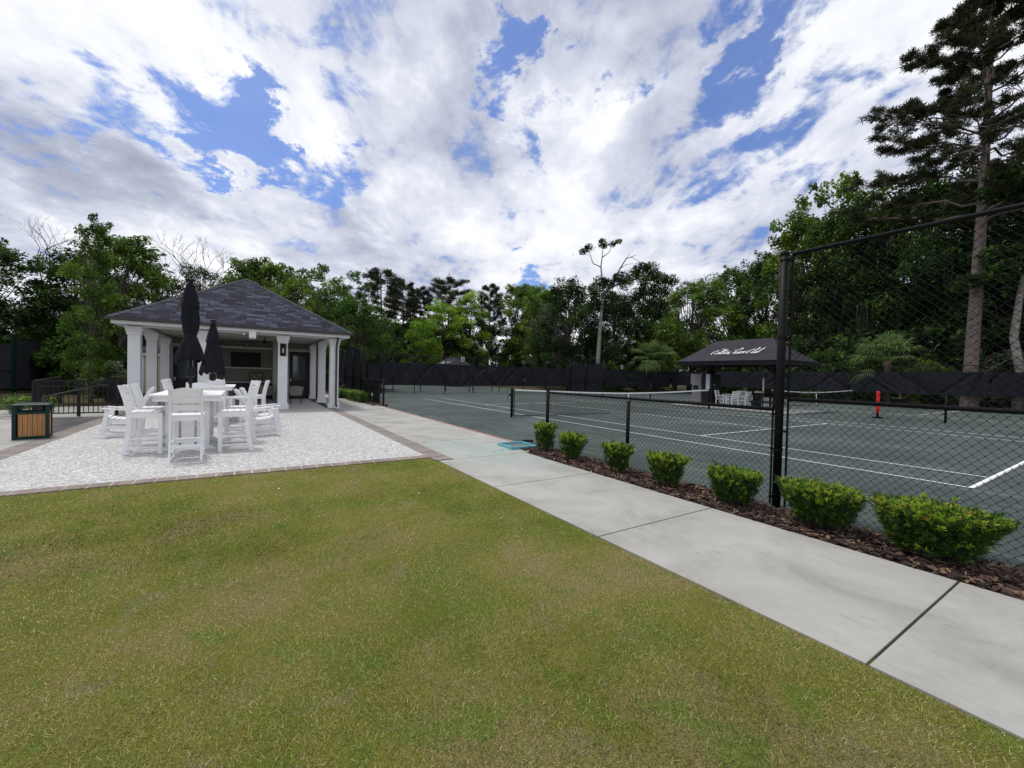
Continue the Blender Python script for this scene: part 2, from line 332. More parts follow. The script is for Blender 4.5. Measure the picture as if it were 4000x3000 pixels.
# ---------------------------------------------------------------- mesh builder
class MB:
    def __init__(s): s.v = []; s.f = []; s.uv = {}
    def quad(s, a, b, c, d):
        i = len(s.v); s.v += [tuple(a), tuple(b), tuple(c), tuple(d)]; s.f.append((i, i+1, i+2, i+3)); return s
    def tri(s, a, b, c):
        i = len(s.v); s.v += [tuple(a), tuple(b), tuple(c)]; s.f.append((i, i+1, i+2)); return s
    def hexa(s, p):            # 8 points: bottom ring 4, top ring 4 (both counter-clockwise)
        i = len(s.v); s.v += [tuple(x) for x in p]
        for q in ((3, 2, 1, 0), (4, 5, 6, 7), (0, 1, 5, 4), (1, 2, 6, 5), (2, 3, 7, 6), (3, 0, 4, 7)): s.f.append(tuple(i+k for k in q))
        return s
    def box(s, x0, x1, y0, y1, z0, z1):
        return s.hexa([(x0, y0, z0), (x1, y0, z0), (x1, y1, z0), (x0, y1, z0), (x0, y0, z1), (x1, y0, z1), (x1, y1, z1), (x0, y1, z1)])
    def bar(s, a, b, w_, t_, up=(0, 0, 1)):    # w_ along side axis, t_ along up-ish axis
        a = Vector(a); b = Vector(b); d = (b-a).normalized(); u = Vector(up)
        if abs(d.dot(u)) > .98: u = Vector((1, 0, 0))
        sd_ = d.cross(u).normalized()*w_/2; uu = sd_.cross(d).normalized()*t_/2
        return s.hexa([a-sd_-uu, a+sd_-uu, a+sd_+uu, a-sd_+uu, b-sd_-uu, b+sd_-uu, b+sd_+uu, b-sd_+uu])
    def tube(s, pts, r, n=6, cap=True):
        pts = [Vector(p) for p in pts]; rs = r if isinstance(r, (list, tuple)) else [r]*len(pts)
        base = len(s.v); pu = None
        for i, p in enumerate(pts):
            d = (pts[min(i+1, len(pts)-1)]-pts[max(i-1, 0)]).normalized()
            if pu is None: pu = d.orthogonal().normalized()
            pu = (pu - d*pu.dot(d)).normalized() if (pu - d*pu.dot(d)).length > 1e-6 else d.orthogonal().normalized()
            q = d.cross(pu)
            for k in range(n):
                a = 2*math.pi*k/n; s.v.append(tuple(p + (pu*math.cos(a)+q*math.sin(a))*rs[i]))
        for i in range(len(pts)-1):
            for k in range(n):
                a0 = base+i*n+k; a1 = base+i*n+(k+1) % n; s.f.append((a0, a1, a1+n, a0+n))
        if cap: s.f.append(tuple(base+k for k in reversed(range(n)))); s.f.append(tuple(base+(len(pts)-1)*n+k for k in range(n)))
        return s
    def lathe(s, prof, c=(0, 0, 0), n=12, fold=None):
        base = len(s.v)
        for j, (r_, z) in enumerate(prof):
            for k in range(n):
                a = 2*math.pi*k/n; rr = r_*(fold(a, j) if fold else 1)
                s.v.append((c[0]+rr*math.cos(a), c[1]+rr*math.sin(a), c[2]+z))
        for j in range(len(prof)-1):
            for k in range(n):
                a0 = base+j*n+k; a1 = base+j*n+(k+1) % n; s.f.append((a0, a1, a1+n, a0+n))
        s.f.append(tuple(base+k for k in reversed(range(n)))); s.f.append(tuple(base+(len(prof)-1)*n+k for k in range(n)))
        return s
    def grid(s, fn, nu, nv):
        base = len(s.v)
        for i in range(nu+1):
            for j in range(nv+1): s.v.append(tuple(fn(i/nu, j/nv)))
        for i in range(nu):
            for j in range(nv):
                a = base+i*(nv+1)+j; s.f.append((a, a+nv+1, a+nv+2, a+1))
        return s
    def build(s, name, material, parent=None, smooth=False):
        me = bpy.data.meshes.new(name); me.from_pydata(s.v, [], s.f); me.update()
        me.materials.append(MATS[material])
        if smooth: me.polygons.foreach_set('use_smooth', [True]*len(me.polygons))
        o = bpy.data.objects.new(name, me); COL.objects.link(o)
        if parent is not None: o.parent = parent
        return o
def tag(o, label=None, cat=None, group=None, kind=None):
    if label: o['label'] = label
    if cat: o['category'] = cat
    if group: o['group'] = group
    if kind: o['kind'] = kind
    return o
def thing(name, label, cat, loc=(0, 0, 0), rz=0., group=None):
    o = bpy.data.objects.new(name, None); COL.objects.link(o); o.location = loc; o.rotation_euler = (0, 0, rz); o.empty_display_size = .2
    return tag(o, label, cat, group)
def copy_tree(o, parent=None, kids=None):
    c = o.copy(); COL.objects.link(c)
    if parent is not None: c.parent = parent
    for ch in [x for x in bpy.data.objects if x.parent == o]: copy_tree(ch, c)
    return c
def quads_mesh(name, V, F, tint, material, parent=None, extra=None):   # V (n,k,3) faces of k corners each
    n1_ = len(V)
    if extra is not None: V = np.concatenate([V, extra[0]]); tint = np.concatenate([tint, extra[1]])
    n, k = V.shape[0], V.shape[1]
    me = bpy.data.meshes.new(name)
    me.vertices.add(n*k); me.vertices.foreach_set('co', V.astype(np.float32).ravel())
    me.loops.add(n*k); me.loops.foreach_set('vertex_index', np.arange(n*k, dtype=np.int32))
    me.polygons.add(n); me.polygons.foreach_set('loop_start', np.arange(0, n*k, k, dtype=np.int32)); me.polygons.foreach_set('loop_total', np.full(n, k, dtype=np.int32))
    me.update(calc_edges=True)
    a = me.attributes.new('tint', 'FLOAT', 'FACE'); a.data.foreach_set('value', np.clip(tint, 0, 1).astype(np.float32))
    me.materials.append(MATS[material])
    if extra is not None: me.materials.append(MATS[extra[2]]); me.polygons.foreach_set('material_index', np.array([0]*n1_+[1]*(n-n1_), dtype=np.int32))
    o = bpy.data.objects.new(name, me); COL.objects.link(o)
    if parent is not None: o.parent = parent
    return o
def structure(name, mb, material): return tag(mb.build(name, material), kind='structure')

mat('slab', (.50, .47, .45), .9, var=.1)
mat('board_grey2', (.06, .06, .065), .6)
mat('pic', (.14, .10, .06), .6, var=.6, vscale=6)
brickmat('brick_edge2', .9, .2278, [(0, (.19, .155, .135)), (1, (.29, .24, .215))], (.4, .38, .34), .0, offset=0)
mat('mortar_pale', (.44, .43, .39), .9, var=.15, vscale=9)
# ================================================================ GROUND
rng = random.Random(5)
structure('ground', MB().quad((-400, -400, -.06), (400, -400, -.06), (400, 400, -.06), (-400, 400, -.06)), 'woods_ground')
structure('lawn_ground', MB().quad((6.02, -40, -.012), (30, -40, -.012), (30, -11.9, -.012), (6.02, -11.9, -.012)), 'lawn')
def inset_slabs():
    xs = [-13.0, -10.6, -8.5, -6.4, -4.25, -2.1, 0.05, 2.2, 4.3, 6.42]; j = .009
    P = MB()
    for a, b in zip(xs[:-1], xs[1:]): P.hexa([(a+j, -11.715, -.1), (b-j, -11.715, -.1), (b-j, -9.62, -.1), (a+j, -9.62, -.1), (a+j, -11.715, 0), (b-j, -11.715, 0), (b-j, -9.62, 0), (a+j, -9.62, 0)])
    xs = [6.42, 8.43, 10.50, 12.62, 14.75, 16.85, 19, 21.1, 25]
    for a, b in zip(xs[:-1], xs[1:]):
        P.hexa([(a+j, -12.02, -.1), (b-j, -12.02, -.1), (b-j, -10.13, -.1), (a+j, -10.13, -.1), (a+j, -12.02, 0), (b-j, -12.02, 0), (b-j, -10.13, 0), (a+j, -10.13, 0)])
    P.box(-40, -13.01, -11.7, -10.3, -.1, 0)
    return P
structure('path', inset_slabs(), 'concrete')
structure('path_joint_fill', MB().quad((-13, -12.0, -.014), (25, -12.0, -.014), (25, -9.7, -.014), (-13, -9.7, -.014)), 'joint')
structure('patio_floor', MB().box(-5.6, 5.83, -18.36, -12.06, -.1, 0).box(-13.1, -5.61, -18.36, -12.06, -.1, -.002), 'shell')
structure('brick_border_side', MB().box(-5.9, 6.36, -12.057, -11.725, -.1, .003), 'brick_side')
structure('brick_border_left', MB().box(-13, 6.05, -18.74, -18.363, -.1, .003), 'brick_side')
# front border: single bricks laid on end with pale mortar gaps
b1 = MB(); y = -24.0
while y < -12.1:
    x1 = 6.07+rng.uniform(-.008, .008)
    b1.box(5.835, x1, y, y+.205, -.1, .004+rng.uniform(0, .003)); y += .228
structure('brick_border_front', b1, 'brick_edge2')
structure('border_mortar', MB().box(5.832, 6.045, -24, -12.06, -.1, -.001), 'mortar_pale')
structure('left_walkway', MB().box(-4.3, 3.0, -24, -18.745, -.1, -.002).box(-9, -4.31, -22, -18.745, -.1, .012), 'concrete')
structure('ramp', MB().quad((-4.28, -20.2, .004), (.35, -18.95, .004), (.6, -18.75, .004), (-4.28, -18.75, .004)), 'dark_ramp')
structure('court_surface', MB().quad((-21.2, -9.62, -.012), (21.2, -9.62, -.012), (21.2, 28.9, -.012), (-21.2, 28.9, -.012))
          .quad((-20, -9.9, -.018), (6.3, -9.9, -.018), (6.3, -9.6, -.018), (-20, -9.6, -.018))
          .quad((-60, -5, -.03), (-21.3, -5, -.03), (-21.3, 13, -.03), (-60, 13, -.03)), 'court')
structure('court_edge_bricks', MB().box(-6.6, 6.1, -9.61, -9.545, -.1, .006), 'brick_edge')
def lines(cx, cy):
    L = MB(); h = .0; w_ = .05
    def ln(x0, x1, y0, y1, e=0): L.quad((x0, y0, h+e), (x1, y0, h+e), (x1, y1, h+e), (x0, y1, h+e))
    X = 11.885
    for yy in (-5.485, -4.115, 4.115, 5.485):
        if abs(yy) > 5:   # side line, with the gap where the net post stands
            ln(cx-X, cx-.55, cy+yy-w_/2, cy+yy+w_/2); ln(cx+.1, cx+X, cy+yy-w_/2, cy+yy+w_/2)
        else: ln(cx-X, cx+X, cy+yy-w_/2, cy+yy+w_/2)
    for s in (-1, 1): ln(cx+s*6.4-w_/2, cx+s*6.4+w_/2, cy-4.09, cy+4.09, .003)
    ln(cx+X-.035, cx+X+.035, cy-5.51, cy+5.51, .003)
    if cx < -1: ln(cx-X-.05, cx-X+.05, cy-5.51, cy+5.51, .003)
    ln(cx-6.37, cx+6.37, cy-w_/2, cy+w_/2)
    return L
L = lines(0, 0); L2 = lines(0, 19.3); L.v += L2.v; n0 = len(L.v)-len(L2.v); L.f += [tuple(i+n0 for i in f) for f in L2.f]
structure('court_lines', L, 'line')
structure('shelter_slab', MB().box(-3.6, 3.35, 7.95, 11.85, -.1, .03), 'slab')
structure('mulch_bed', MB().quad((6.05, -10.15, -.006), (25, -10.15, -.006), (25, -9.35, -.006), (6.05, -9.35, -.006))
          .quad((-16.8, -10.28, -.004), (-6.75, -9.62, -.004), (-6.75, -9.35, -.004), (-16.8, -9.35, -.004)), 'mulch_soil')
# path shoulder beside the hedge
nr = np.random.default_rng(3)
# bark chips
N = 21000
cx = np.concatenate([6.05+19*nr.random(N)**1.0, -16+9.2*nr.random(2500)]); cy = np.concatenate([-10.12+.78*nr.random(N), -9.95+.55*nr.random(2500)])
keep = ~((cx < 7) & (cx > 6) & (cy < -10.02-.0*(cx))) ; cx, cy = cx[keep], cy[keep]; N = len(cx)
ang = nr.random(N)*6.28; ln_ = .013+.038*nr.random(N)**1.6; wd = .006+.013*nr.random(N)
tl = nr.normal(0, .28, N); tl2 = nr.normal(0, .35, N)
u = np.stack([np.cos(ang), np.sin(ang), tl], 1)*ln_[:, None]; v = np.stack([-np.sin(ang), np.cos(ang), tl2], 1)*wd[:, None]
c = np.stack([cx, cy, .004+.03*nr.random(N)], 1)
k1 = nr.uniform(.5, 1, N)[:, None]; k2 = nr.uniform(.5, 1, N)[:, None]
V = np.stack([c-u-v*k1, c+u-v*k2, c+u*k1+v, c-u*k2+v], 1)
tag(quads_mesh('bark_mulch', V, None, nr.random(N)**1.3, 'chip'), 'brown and grey bark mulch chips spread under the shrubs', 'mulch', kind='stuff')
# grass blades
def grass():
    cxp, cyp = CP[0], CP[1]; pts = []
    def dens_at(d): return 16000 if d < 2.4 else 16000*(2.4/d)**1.5
    # sample in polar shells about the nearest part of the lawn that shows
    A = []
    for r0 in np.arange(1.1, 12, .35):
        r1 = r0+.35; area = math.pi*(r1**2-r0**2); n = int(area*dens_at(r0))
        r_ = np.sqrt(nr.uniform(r0*r0, r1*r1, n)); a = nr.uniform(0, 2*math.pi, n)
        da = (a-yaw+math.pi) % (2*math.pi)-math.pi
        k = np.abs(da) < R(68); A.append(np.stack([cxp+r_[k]*np.cos(a[k]), cyp+r_[k]*np.sin(a[k]), r_[k]], 1))
    A = np.concatenate(A); k = (A[:, 0] > 6.06) & (A[:, 1] < -12.018+.010*np.sin(A[:, 0]*7)) & (A[:, 1] > -24)
    A = A[k]; n = len(A); d = A[:, 2]
    # patchiness
    def fbm(x, y, f, seed):
        s = 0; rr = np.random.default_rng(seed)
        for o in range(4):
            for _ in range(3):
                th = rr.uniform(0, 6.28); ph = rr.uniform(0, 6.28); s = s+np.sin((x*np.cos(th)+y*np.sin(th))*f*2**o*rr.uniform(.7, 1.4)+ph)/2**o
        return s/3.2
    pa = fbm(A[:, 0], A[:, 1], 1.9, 1); pb = fbm(A[:, 0], A[:, 1], 5.5, 7)
    keep = nr.random(n) < np.clip(.9-.55*(pb > .75), .2, 1); A = A[keep]; pa = pa[keep]; pb = pb[keep]; d = d[keep]; n = len(A)
    hgt_ = nr.uniform(.005, .016, n)*(1+.4*pa); wd = nr.uniform(.0009, .0019, n)*np.clip(d/2.6, 1, 4)
    a = nr.uniform(0, 6.28, n); lean = nr.uniform(.3, 1.9, n)*hgt_; la = nr.uniform(0, 6.28, n)
    b = np.stack([A[:, 0], A[:, 1], np.full(n, -.012)], 1); s_ = np.stack([np.cos(a), np.sin(a), 0*a], 1)*wd[:, None]
    tip = b+np.stack([lean*np.cos(la), lean*np.sin(la), hgt_], 1)
    V = np.stack([b-s_, b+s_, tip], 1)
    green = np.clip(.44-.26*pa-.14*pb, 0, 1)
    # near the camera the turf is thinner and more straw coloured, greener towards the patio
    straw = nr.random(n) < np.clip(.42-.34*pa-.18*pb-.05*(d-2.5), .04, .75)
    tint = np.where(straw, nr.uniform(.72, 1, n), np.clip(green+nr.normal(0, .20, n), .0, .75))
    tag(quads_mesh('grass', V, None, tint, 'blade'), 'short dry green and straw coloured lawn grass', 'grass', kind='stuff')
grass()
# small bits on the lawn
def bit(x, y, s, m, label, cat, name):
    b = MB(); b.lathe([(s*.6, 0), (s, s*.4), (s*.7, s*.9), (s*.1, s)], n=7, fold=lambda a, j: 1+.15*math.sin(a*3+1)); o = b.build(name, m); o.location = (x, y, 0); tag(o, label, cat)
bit(8.26, -13.06, .012, 'stone', 'small white pebble on the lawn near the path', 'pebble', 'pebble')
bit(7.2, -14.6, .014, 'stone', 'small white scrap on the lawn toward the patio edge', 'pebble', 'pebble')

# ================================================================ FENCES
def mesh_zig(mb, ox, oy, dx, dy, W, z0, z1, p=.04, r=.0032):
    n = int(W/p)
    for i in range(n+1):
        pts = []; z = z0; k = 0
        while z <= z1+1e-6:
            sg = 1 if (k+i) % 2 else -1
            s_ = min(max(i*p+sg*p*.46, 0), W)
            pts.append((s_, z-.004)); pts.append((s_, z+.004)); z += p; k += 1
        base = len(mb.v)
        for (s_, z) in pts:
            for q in range(3):
                a = 2*math.pi*q/3+.5; e = r*math.cos(a); f = r*math.sin(a)
                mb.v.append((ox+dx*(s_+e)-dy*f, oy+dy*(s_+e)+dx*f, z))
        for j in range(len(pts)-1):
            for q in range(3):
                a0 = base+j*3+q; a1 = base+j*3+(q+1) % 3; mb.f.append((a0, a1, a1+3, a0+3))
def mesh_diag(mb, ox, oy, dx, dy, W, z0, z1, p=.08, r=.0019):
    H = z1-z0; c = -H
    while c < W:
        for s in (1, -1):
            # line u = c + t (or mirrored), w = t
            t0 = max(0, -c); t1 = min(H, W-c)
            if t1 <= t0: continue
            u0, w0, u1, w1 = c+t0, t0, c+t1, t1
            if s < 0: u0, u1 = W-u0, W-u1
            a = Vector((ox+dx*u0, oy+dy*u0, z0+w0)); b = Vector((ox+dx*u1, oy+dy*u1, z0+w1))
            nrm = Vector((-dy, dx, 0)); e = (b-a).normalized().cross(nrm)
            o_ = s*r*.8
            P = [nrm*(r+o_), e*r*.9+nrm*(-r*.5+o_), e*-r*.9+nrm*(-r*.5+o_)]
            base = len(mb.v)
            for q in P: mb.v.append(tuple(a+q))
            for q in P: mb.v.append(tuple(b+q))
            for q in range(3): mb.f.append((base+q, base+(q+1) % 3, base+3+(q+1) % 3, base+3+q))
        c += p
def post(par, x, y, h, r, name='post', cap=True, z0=0.):
    m = MB(); m.lathe([(r, z0), (r, h-.03)], (x, y, 0), 14)
    if cap: m.lathe([(r*1.06, h-.055), (r*1.08, h-.02), (r*.8, h+.005), (r*.3, h+.02)], (x, y, 0), 14)
    return m.build(name, 'vinyl', par, True)
def rail(par, a, b, r, name='rail'):
    m = MB(); m.tube([a, b], r, 10)
    L_ = (Vector(b)-Vector(a)).length; n = max(1, int(L_/.6))
    d = (Vector(b)-Vector(a)).normalized()
    if L_ < 12:
        for i in range(n):
            p = Vector(a)+d*(i+.5)*L_/n; m.tube([p-d*.004, p+d*.004], r*1.13, 10)
    return m.build(name, 'vinyl', par, True)
# -- near fence on the right: low run then tall run
f = thing('chain_link_fence', 'black chain link fence beside the concrete path, low run then tall at the right', 'fence', (6.2, -9.4, 0)); O = (-6.2, 9.4, 0)
def P_(x, y, z=0): return (x-6.2, y+9.4, z)
post(f, -.01, 0, 1.32, .038); post(f, 2.28, 0, 1.22, .031, cap=False); post(f, 4.7, 0, 3.17, .047)
post(f, 7.15, 0, 3.1, .04); post(f, 9.55, 0, 3.1, .04); post(f, 12, 0, 3.1, .04)
rail(f, (.03, 0, 1.225), (4.62, 0, 1.225), .023, 'top_rail'); rail(f, (4.8, 0, 1.36), (13, 0, 1.36), .023, 'middle_rail'); rail(f, (4.8, 0, 3.12), (13, 0, 3.12), .023, 'top_rail')
m = MB(); mesh_zig(m, .04, .03, 1, 0, 4.58, .02, 1.27); m.build('chain_link_mesh', 'wire', f)
m = MB(); mesh_zig(m, 4.79, .03, 1, 0, 5.0, .02, 3.12); m.build('chain_link_mesh', 'wire', f)
m = MB()
for x in (4.615, 4.785): m.box(x-.01, x+.01, .02, .034, .03, 1.26 if x < 4.7 else 3.12)
m.build('tension_bar', 'vinyl', f)
for z, sd_ in [(.12, 0), (.72, 0), (1.15, 0), (.17, 1), (.95, 1), (1.36, 1), (2.1, 1), (3.05, 1)]:
    m = MB(); m.lathe([(.051, z), (.051, z+.022)], (4.7, 0, 0), 14); m.box(*((4.75, 4.79) if sd_ else (4.61, 4.65)), -.01, .045, z+.001, z+.021)
    m.build('clamp', 'vinyl', f)
# -- fence by the hedge, left of the court entrance
f = thing('chain_link_fence', 'black fence behind the clipped hedge right of the pavilion, tall panel then low', 'fence', (-6.85, -9.4, 0))
for x, h, r in ((0, 1.32, .04), (-2.35, 1.22, .03), (-4.8, 3.17, .05), (-7.1, 3.05, .035), (-9.55, 3.1, .045)): post(f, x, 0, h, r)
rail(f, (0, 0, 1.22), (-4.8, 0, 1.22), .022); rail(f, (-4.8, 0, 1.36), (-9.55, 0, 1.36), .022); rail(f, (-4.8, 0, 3.1), (-9.55, 0, 3.1), .022)
m = MB(); mesh_diag(m, -4.8, .02, 1, 0, 4.8, .03, 1.25); mesh_diag(m, -9.55, .02, 1, 0, 4.75, .03, 3.08); m.build('chain_link_mesh', 'wire', f)
def screen(par, a, b, z0, z1, seed, wr=.05, name='windscreen', sag=.05, both=False):
    a = Vector(a); b = Vector(b); L_ = (b-a).length; d = (b-a)/L_; nrm = Vector((-d.y, d.x, 0)); r_ = random.Random(seed)
    folds = [(r_.uniform(0, L_), r_.uniform(-1.1, 1.1), r_.uniform(.05, .12), r_.uniform(.3, 1)) for _ in range(int(L_*1.1))] if wr else []
    post_sp = 2.7
    def fn(u, v):
        s = u*L_; h = v*(z1-z0); o = 0
        for (s0, k, w_, am) in folds:
            q = (s - s0 - k*(z1-z0-h)*1.3)/w_
            if abs(q) < 4: o += am*math.exp(-q*q)*wr*min(1, 4*(1-abs(v-.5)*1.6) if abs(v-.5) < .6 else 0)
        sg = sag*math.sin(math.pi*((s % post_sp)/post_sp)) if wr else 0
        z = z0+h - sg*v*v*.8 + (sg*.5*math.sin(s*.8))*(1-v)
        p = a+d*s+nrm*(o + (.02*math.sin(s*1.7+h*2) if wr else 0)); return (p.x, p.y, z)
    m = MB(); m.grid(fn, max(8, int(L_*9)), 22); return m.build(name, 'screen', par, True)
screen(f, (-9.5, .06, 0), (-4.85, .06, 0), .35, 3.0, 4, wr=0.0)
screen(f, (-4.7, .06, 0), (-.9, .06, 0), .02, 1.2, 4, wr=0.0)
# -- back fence of the courts with windscreens
def tall_run(f, x0, y0, x1, y1, posts, scr=None, H=3.1, sseed=1, lowz=.62, topz=2.46, wr=.14):
    d = Vector((x1-x0, y1-y0, 0)); L_ = d.length; d /= L_
    for s_, h, r in posts: post(f, x0+d.x*s_, y0+d.y*s_, h, r)
    rail(f, (x0, y0, H-.02), (x1, y1, H-.02), .022, 'top_rail')
    m = MB(); mesh_diag(m, x0, y0, d.x, d.y, L_, .03, H, .16, .0026); m.build('chain_link_mesh', 'wire', f)
    if scr:
        for k, (a, b) in enumerate(scr): screen(f, (x0+d.x*a+d.y*.06, y0+d.y*a-d.x*.06, 0), (x0+d.x*b+d.y*.06, y0+d.y*b-d.x*.06, 0), lowz, topz, sseed+k, wr)
f = thing('court_fence', 'long tall black fence behind the near court, hung with sagging black windscreens', 'fence', (-19.3, -9.4, 0))
ps = [(.05, 3.17, .045), (2.05, 3.2, .045)]+[(3.2+2.66*i, 3.1 if i % 3 else 3.17, .045 if i % 3 == 0 else .032) for i in range(14)]
tall_run(f, 0, 0, 0, 38.3, ps, [(0.2, 2.0), (3.3, 16.4), (16.6, 22.2), (22.3, 29.8), (29.9, 38.1)], sseed=21)
m = MB(); m.tube([(0, 2.1, 2.35), (0, 3.15, 2.35)], .022, 8); m.tube([(0, 2.16, .1), (0, 2.16, 2.25), (0, 3.12, 2.25), (0, 3.12, .1), (0, 2.16, .1)], .02, 8); m.build('gate_frame', 'vinyl', f)
screen(f, (.05, 2.2, 0), (.05, 3.1, 0), .12, 2.2, 9, wr=0)
f = thing('court_fence', 'tall black chain link fence one row farther back, seen above the windscreens', 'fence', (-21.6, -9.4, 0))
tall_run(f, 0, 0, 0, 14.4, [(2.4*i, 3.1, .035) for i in range(7)], None)
m = MB(); m.box(-.05, .05, 0, 14, 2.4, 2.42); m.build('rail', 'vinyl', f)
# -- back-right fence, y = 28.9
f = thing('court_fence', 'tall black fence with wrinkled windscreens in front of the woods at the right', 'fence', (-19.3, 28.9, 0))
tall_run(f, 0, 0, 44, 0, [(2.2+2.75*i, 3.15 if i % 4 == 1 else 3.08, .042 if i % 4 == 1 else .032) for i in range(16)], [(.2, 5), (5.1, 13), (13.1, 17.9), (18, 26), (26.1, 34.5), (34.6, 44)], sseed=51, lowz=.88, topz=2.62, wr=.18)
# -- divider fences between the two courts, y = 9.9
f = thing('divider_fence', 'black chain link fence between the courts left of the shelter, tall then low', 'fence', (-6.81, 9.9, 0))
for x, h, r in ((0, 1.3, .045), (-2.35, 1.22, .032), (-4.85, 3.17, .05), (-7.0, 3.05, .035), (-9.1, 3.17, .045)): post(f, x, 0, h, r)
rail(f, (0, 0, 1.22), (-4.8, 0, 1.22), .022); rail(f, (-4.8, 0, 1.4), (-9.1, 0, 1.4), .022); rail(f, (-4.8, 0, 3.1), (-9.1, 0, 3.1), .022)
m = MB(); mesh_diag(m, -4.85, .02, 1, 0, 4.8, .03, 1.22, .12, .0022); mesh_diag(m, -9.1, .02, 1, 0, 4.25, .03, 3.08, .12, .0022); m.build('chain_link_mesh', 'wire', f)
screen(f, (-9.05, .05, 0), (-4.9, .05, 0), .3, 2.75, 61, wr=0)
f = thing('divider_fence', 'low black chain link fence right of the shelter, its end post wrapped in red padding', 'fence', (6.2, 9.9, 0))
for x, h, r in ((0, 1.25, .045), (2.25, 1.22, .045), (4.7, 3.17, .055), (7.1, 3.1, .04), (9.6, 3.1, .04)): post(f, x, 0, h, r)
rail(f, (0, 0, 1.22), (4.7, 0, 1.22), .018); rail(f, (4.7, 0, 3.1), (13, 0, 3.1), .02); rail(f, (4.7, 0, 1.4), (13, 0, 1.4), .02)
m = MB(); mesh_diag(m, 0, .02, 1, 0, 4.7, .03, 1.22, .12, .0022); mesh_diag(m, 4.75, .02, 1, 0, 8, .03, 3.08, .12, .0022); m.build('chain_link_mesh', 'wire', f)
m = MB(); m.lathe([(.062, .25), (.072, .32), (.064, .7), (.072, .78), (.068, 1.18), (.055, 1.24)], (0, 0, 0), 12); m.build('post_pad', 'red', f, True)
m = MB(); m.box(-.18, .18, -.12, .12, -.01, .05); m.build('post_foot', 'vinyl', f)
# -- tall green fence far left
f = thing('green_fence', 'tall dark green fence with black screens and round post caps at the far left', 'fence', (-18, -25.0, 0))
for x, y, h, r in ((0, 0, 3.12, .09), (-5.2, -.2, 3.05, .06), (-9.3, -.3, 3.1, .07)):
    m = MB(); m.lathe([(r, 0), (r, h-.05), (r*1.1, h-.04), (r*.8, h+.03), (.01, h+.06)], (x, y, 0), 12); m.build('post', 'green_metal', f, True)
rail(f, (0, 0, 3.0), (-9.3, -.3, 3.0), .025); rail(f, (0, 0, 1.35), (-9.3, -.3, 1.35), .022); rail(f, (0, 0, 1.25), (1.5, -6, 1.25), .03)
screen(f, (-9.2, -.25, 0), (0, .05, 0), .35, 2.85, 71, wr=0)
screen(f, (0, 0, 0), (1.5, -6, 0), .35, 2.6, 72, wr=0)
# -- picket railings above the ramp
def picket(label, x0, y0, x1, y1, h=1.1, z0=.05):
    f = thing('picket_railing', label, 'railing', (x0, y0, 0)); d = Vector((x1-x0, y1-y0, 0)); L_ = d.length; d /= L_
    for s_ in (0, L_/2, L_): m = MB(); p = d*s_; m.box(p.x-.035, p.x+.035, p.y-.035, p.y+.035, -.02, h+z0-.01); m.build('post', 'black_metal', f)
    m = MB()
    for z in (h, h-.16, .12): m.bar((0, 0, z+z0), (d.x*L_, d.y*L_, z+z0), .045, .035)
    m.build('rail', 'black_metal', f)
    m = MB(); n = int(L_/.105)
    for i in range(1, n): p = d*(i*L_/n); m.box(p.x-.009, p.x+.009, p.y-.009, p.y+.009, .12+z0, h-.02+z0)
    m.build('picket_panel', 'black_metal', f); return f
f = picket('black picket railing across the top of the ramp left of the pavilion', -4.6, -18.5, -4.6, -20.25, z0=.0)
picket('black picket railing running back along the walkway left of the pavilion', -4.6, -20.33, -11.5, -21.6, z0=.0)
picket('black picket railing near the small yellow building', -9.0, -18.9, -12.4, -20.4, z0=-.12)
f = thing('handrail', 'black sloping handrail from the ramp railing down toward the bin', 'handrail', (.12, -18.78, 0))
m = MB(); m.tube([(0, 0, .86), (-3.9, .05, 1.0), (-4.6, .1, 1.0)], .022, 8); m.build('rail', 'black_metal', f, True)
m = MB(); m.lathe([(.03, 0), (.03, .86)], (0, 0, 0), 10); m.build('post', 'black_metal', f, True)
# ================================================================ PAVILION
pv = thing('pavilion', 'white columned pavilion with dark shingle hip roof at the end of the patio', 'pavilion', (-9.5, -15.05, 0))
PX, PY = 9.5, 15.05
def bx(mb, x0, x1, y0, y1, z0, z1): return mb.box(x0+PX, x1+PX, y0+PY, y1+PY, z0, z1)
ex0, ex1, ey0, ey1, ez = -15.1, -5.33, -18.92, -11.18, 3.235
pk = Vector((-10.2, -15.05, 5.90))
def roofmesh():
    me = bpy.data.meshes.new('roof'); cs = [Vector((ex1, ey0, ez)), Vector((ex1, ey1, ez)), Vector((ex0, ey1, ez)), Vector((ex0, ey0, ez))]
    V = [tuple(c+Vector((PX, PY, 0))) for c in cs]+[tuple(pk+Vector((PX, PY, 0)))]
    F = [(0, 1, 4), (1, 2, 4), (2, 3, 4), (3, 0, 4), (3, 2, 1, 0)]
    me.from_pydata(V, [], F); uvl = me.uv_layers.new(name='UVMap')
    for p in me.polygons:
        a = me.vertices[p.vertices[0]].co; b = me.vertices[p.vertices[1]].co; e = (b-a).normalized(); nrm = p.normal; s_ = nrm.cross(e)
        for li in p.loop_indices:
            q = me.vertices[me.loops[li].vertex_index].co-a; uvl.data[li].uv = (q.dot(e)+.1, q.dot(s_))
    me.materials.append(MATS['shingle']); o = bpy.data.objects.new('roof', me); COL.objects.link(o); o.parent = pv; return o
rf = roofmesh()
m = MB(); rr = random.Random(2)
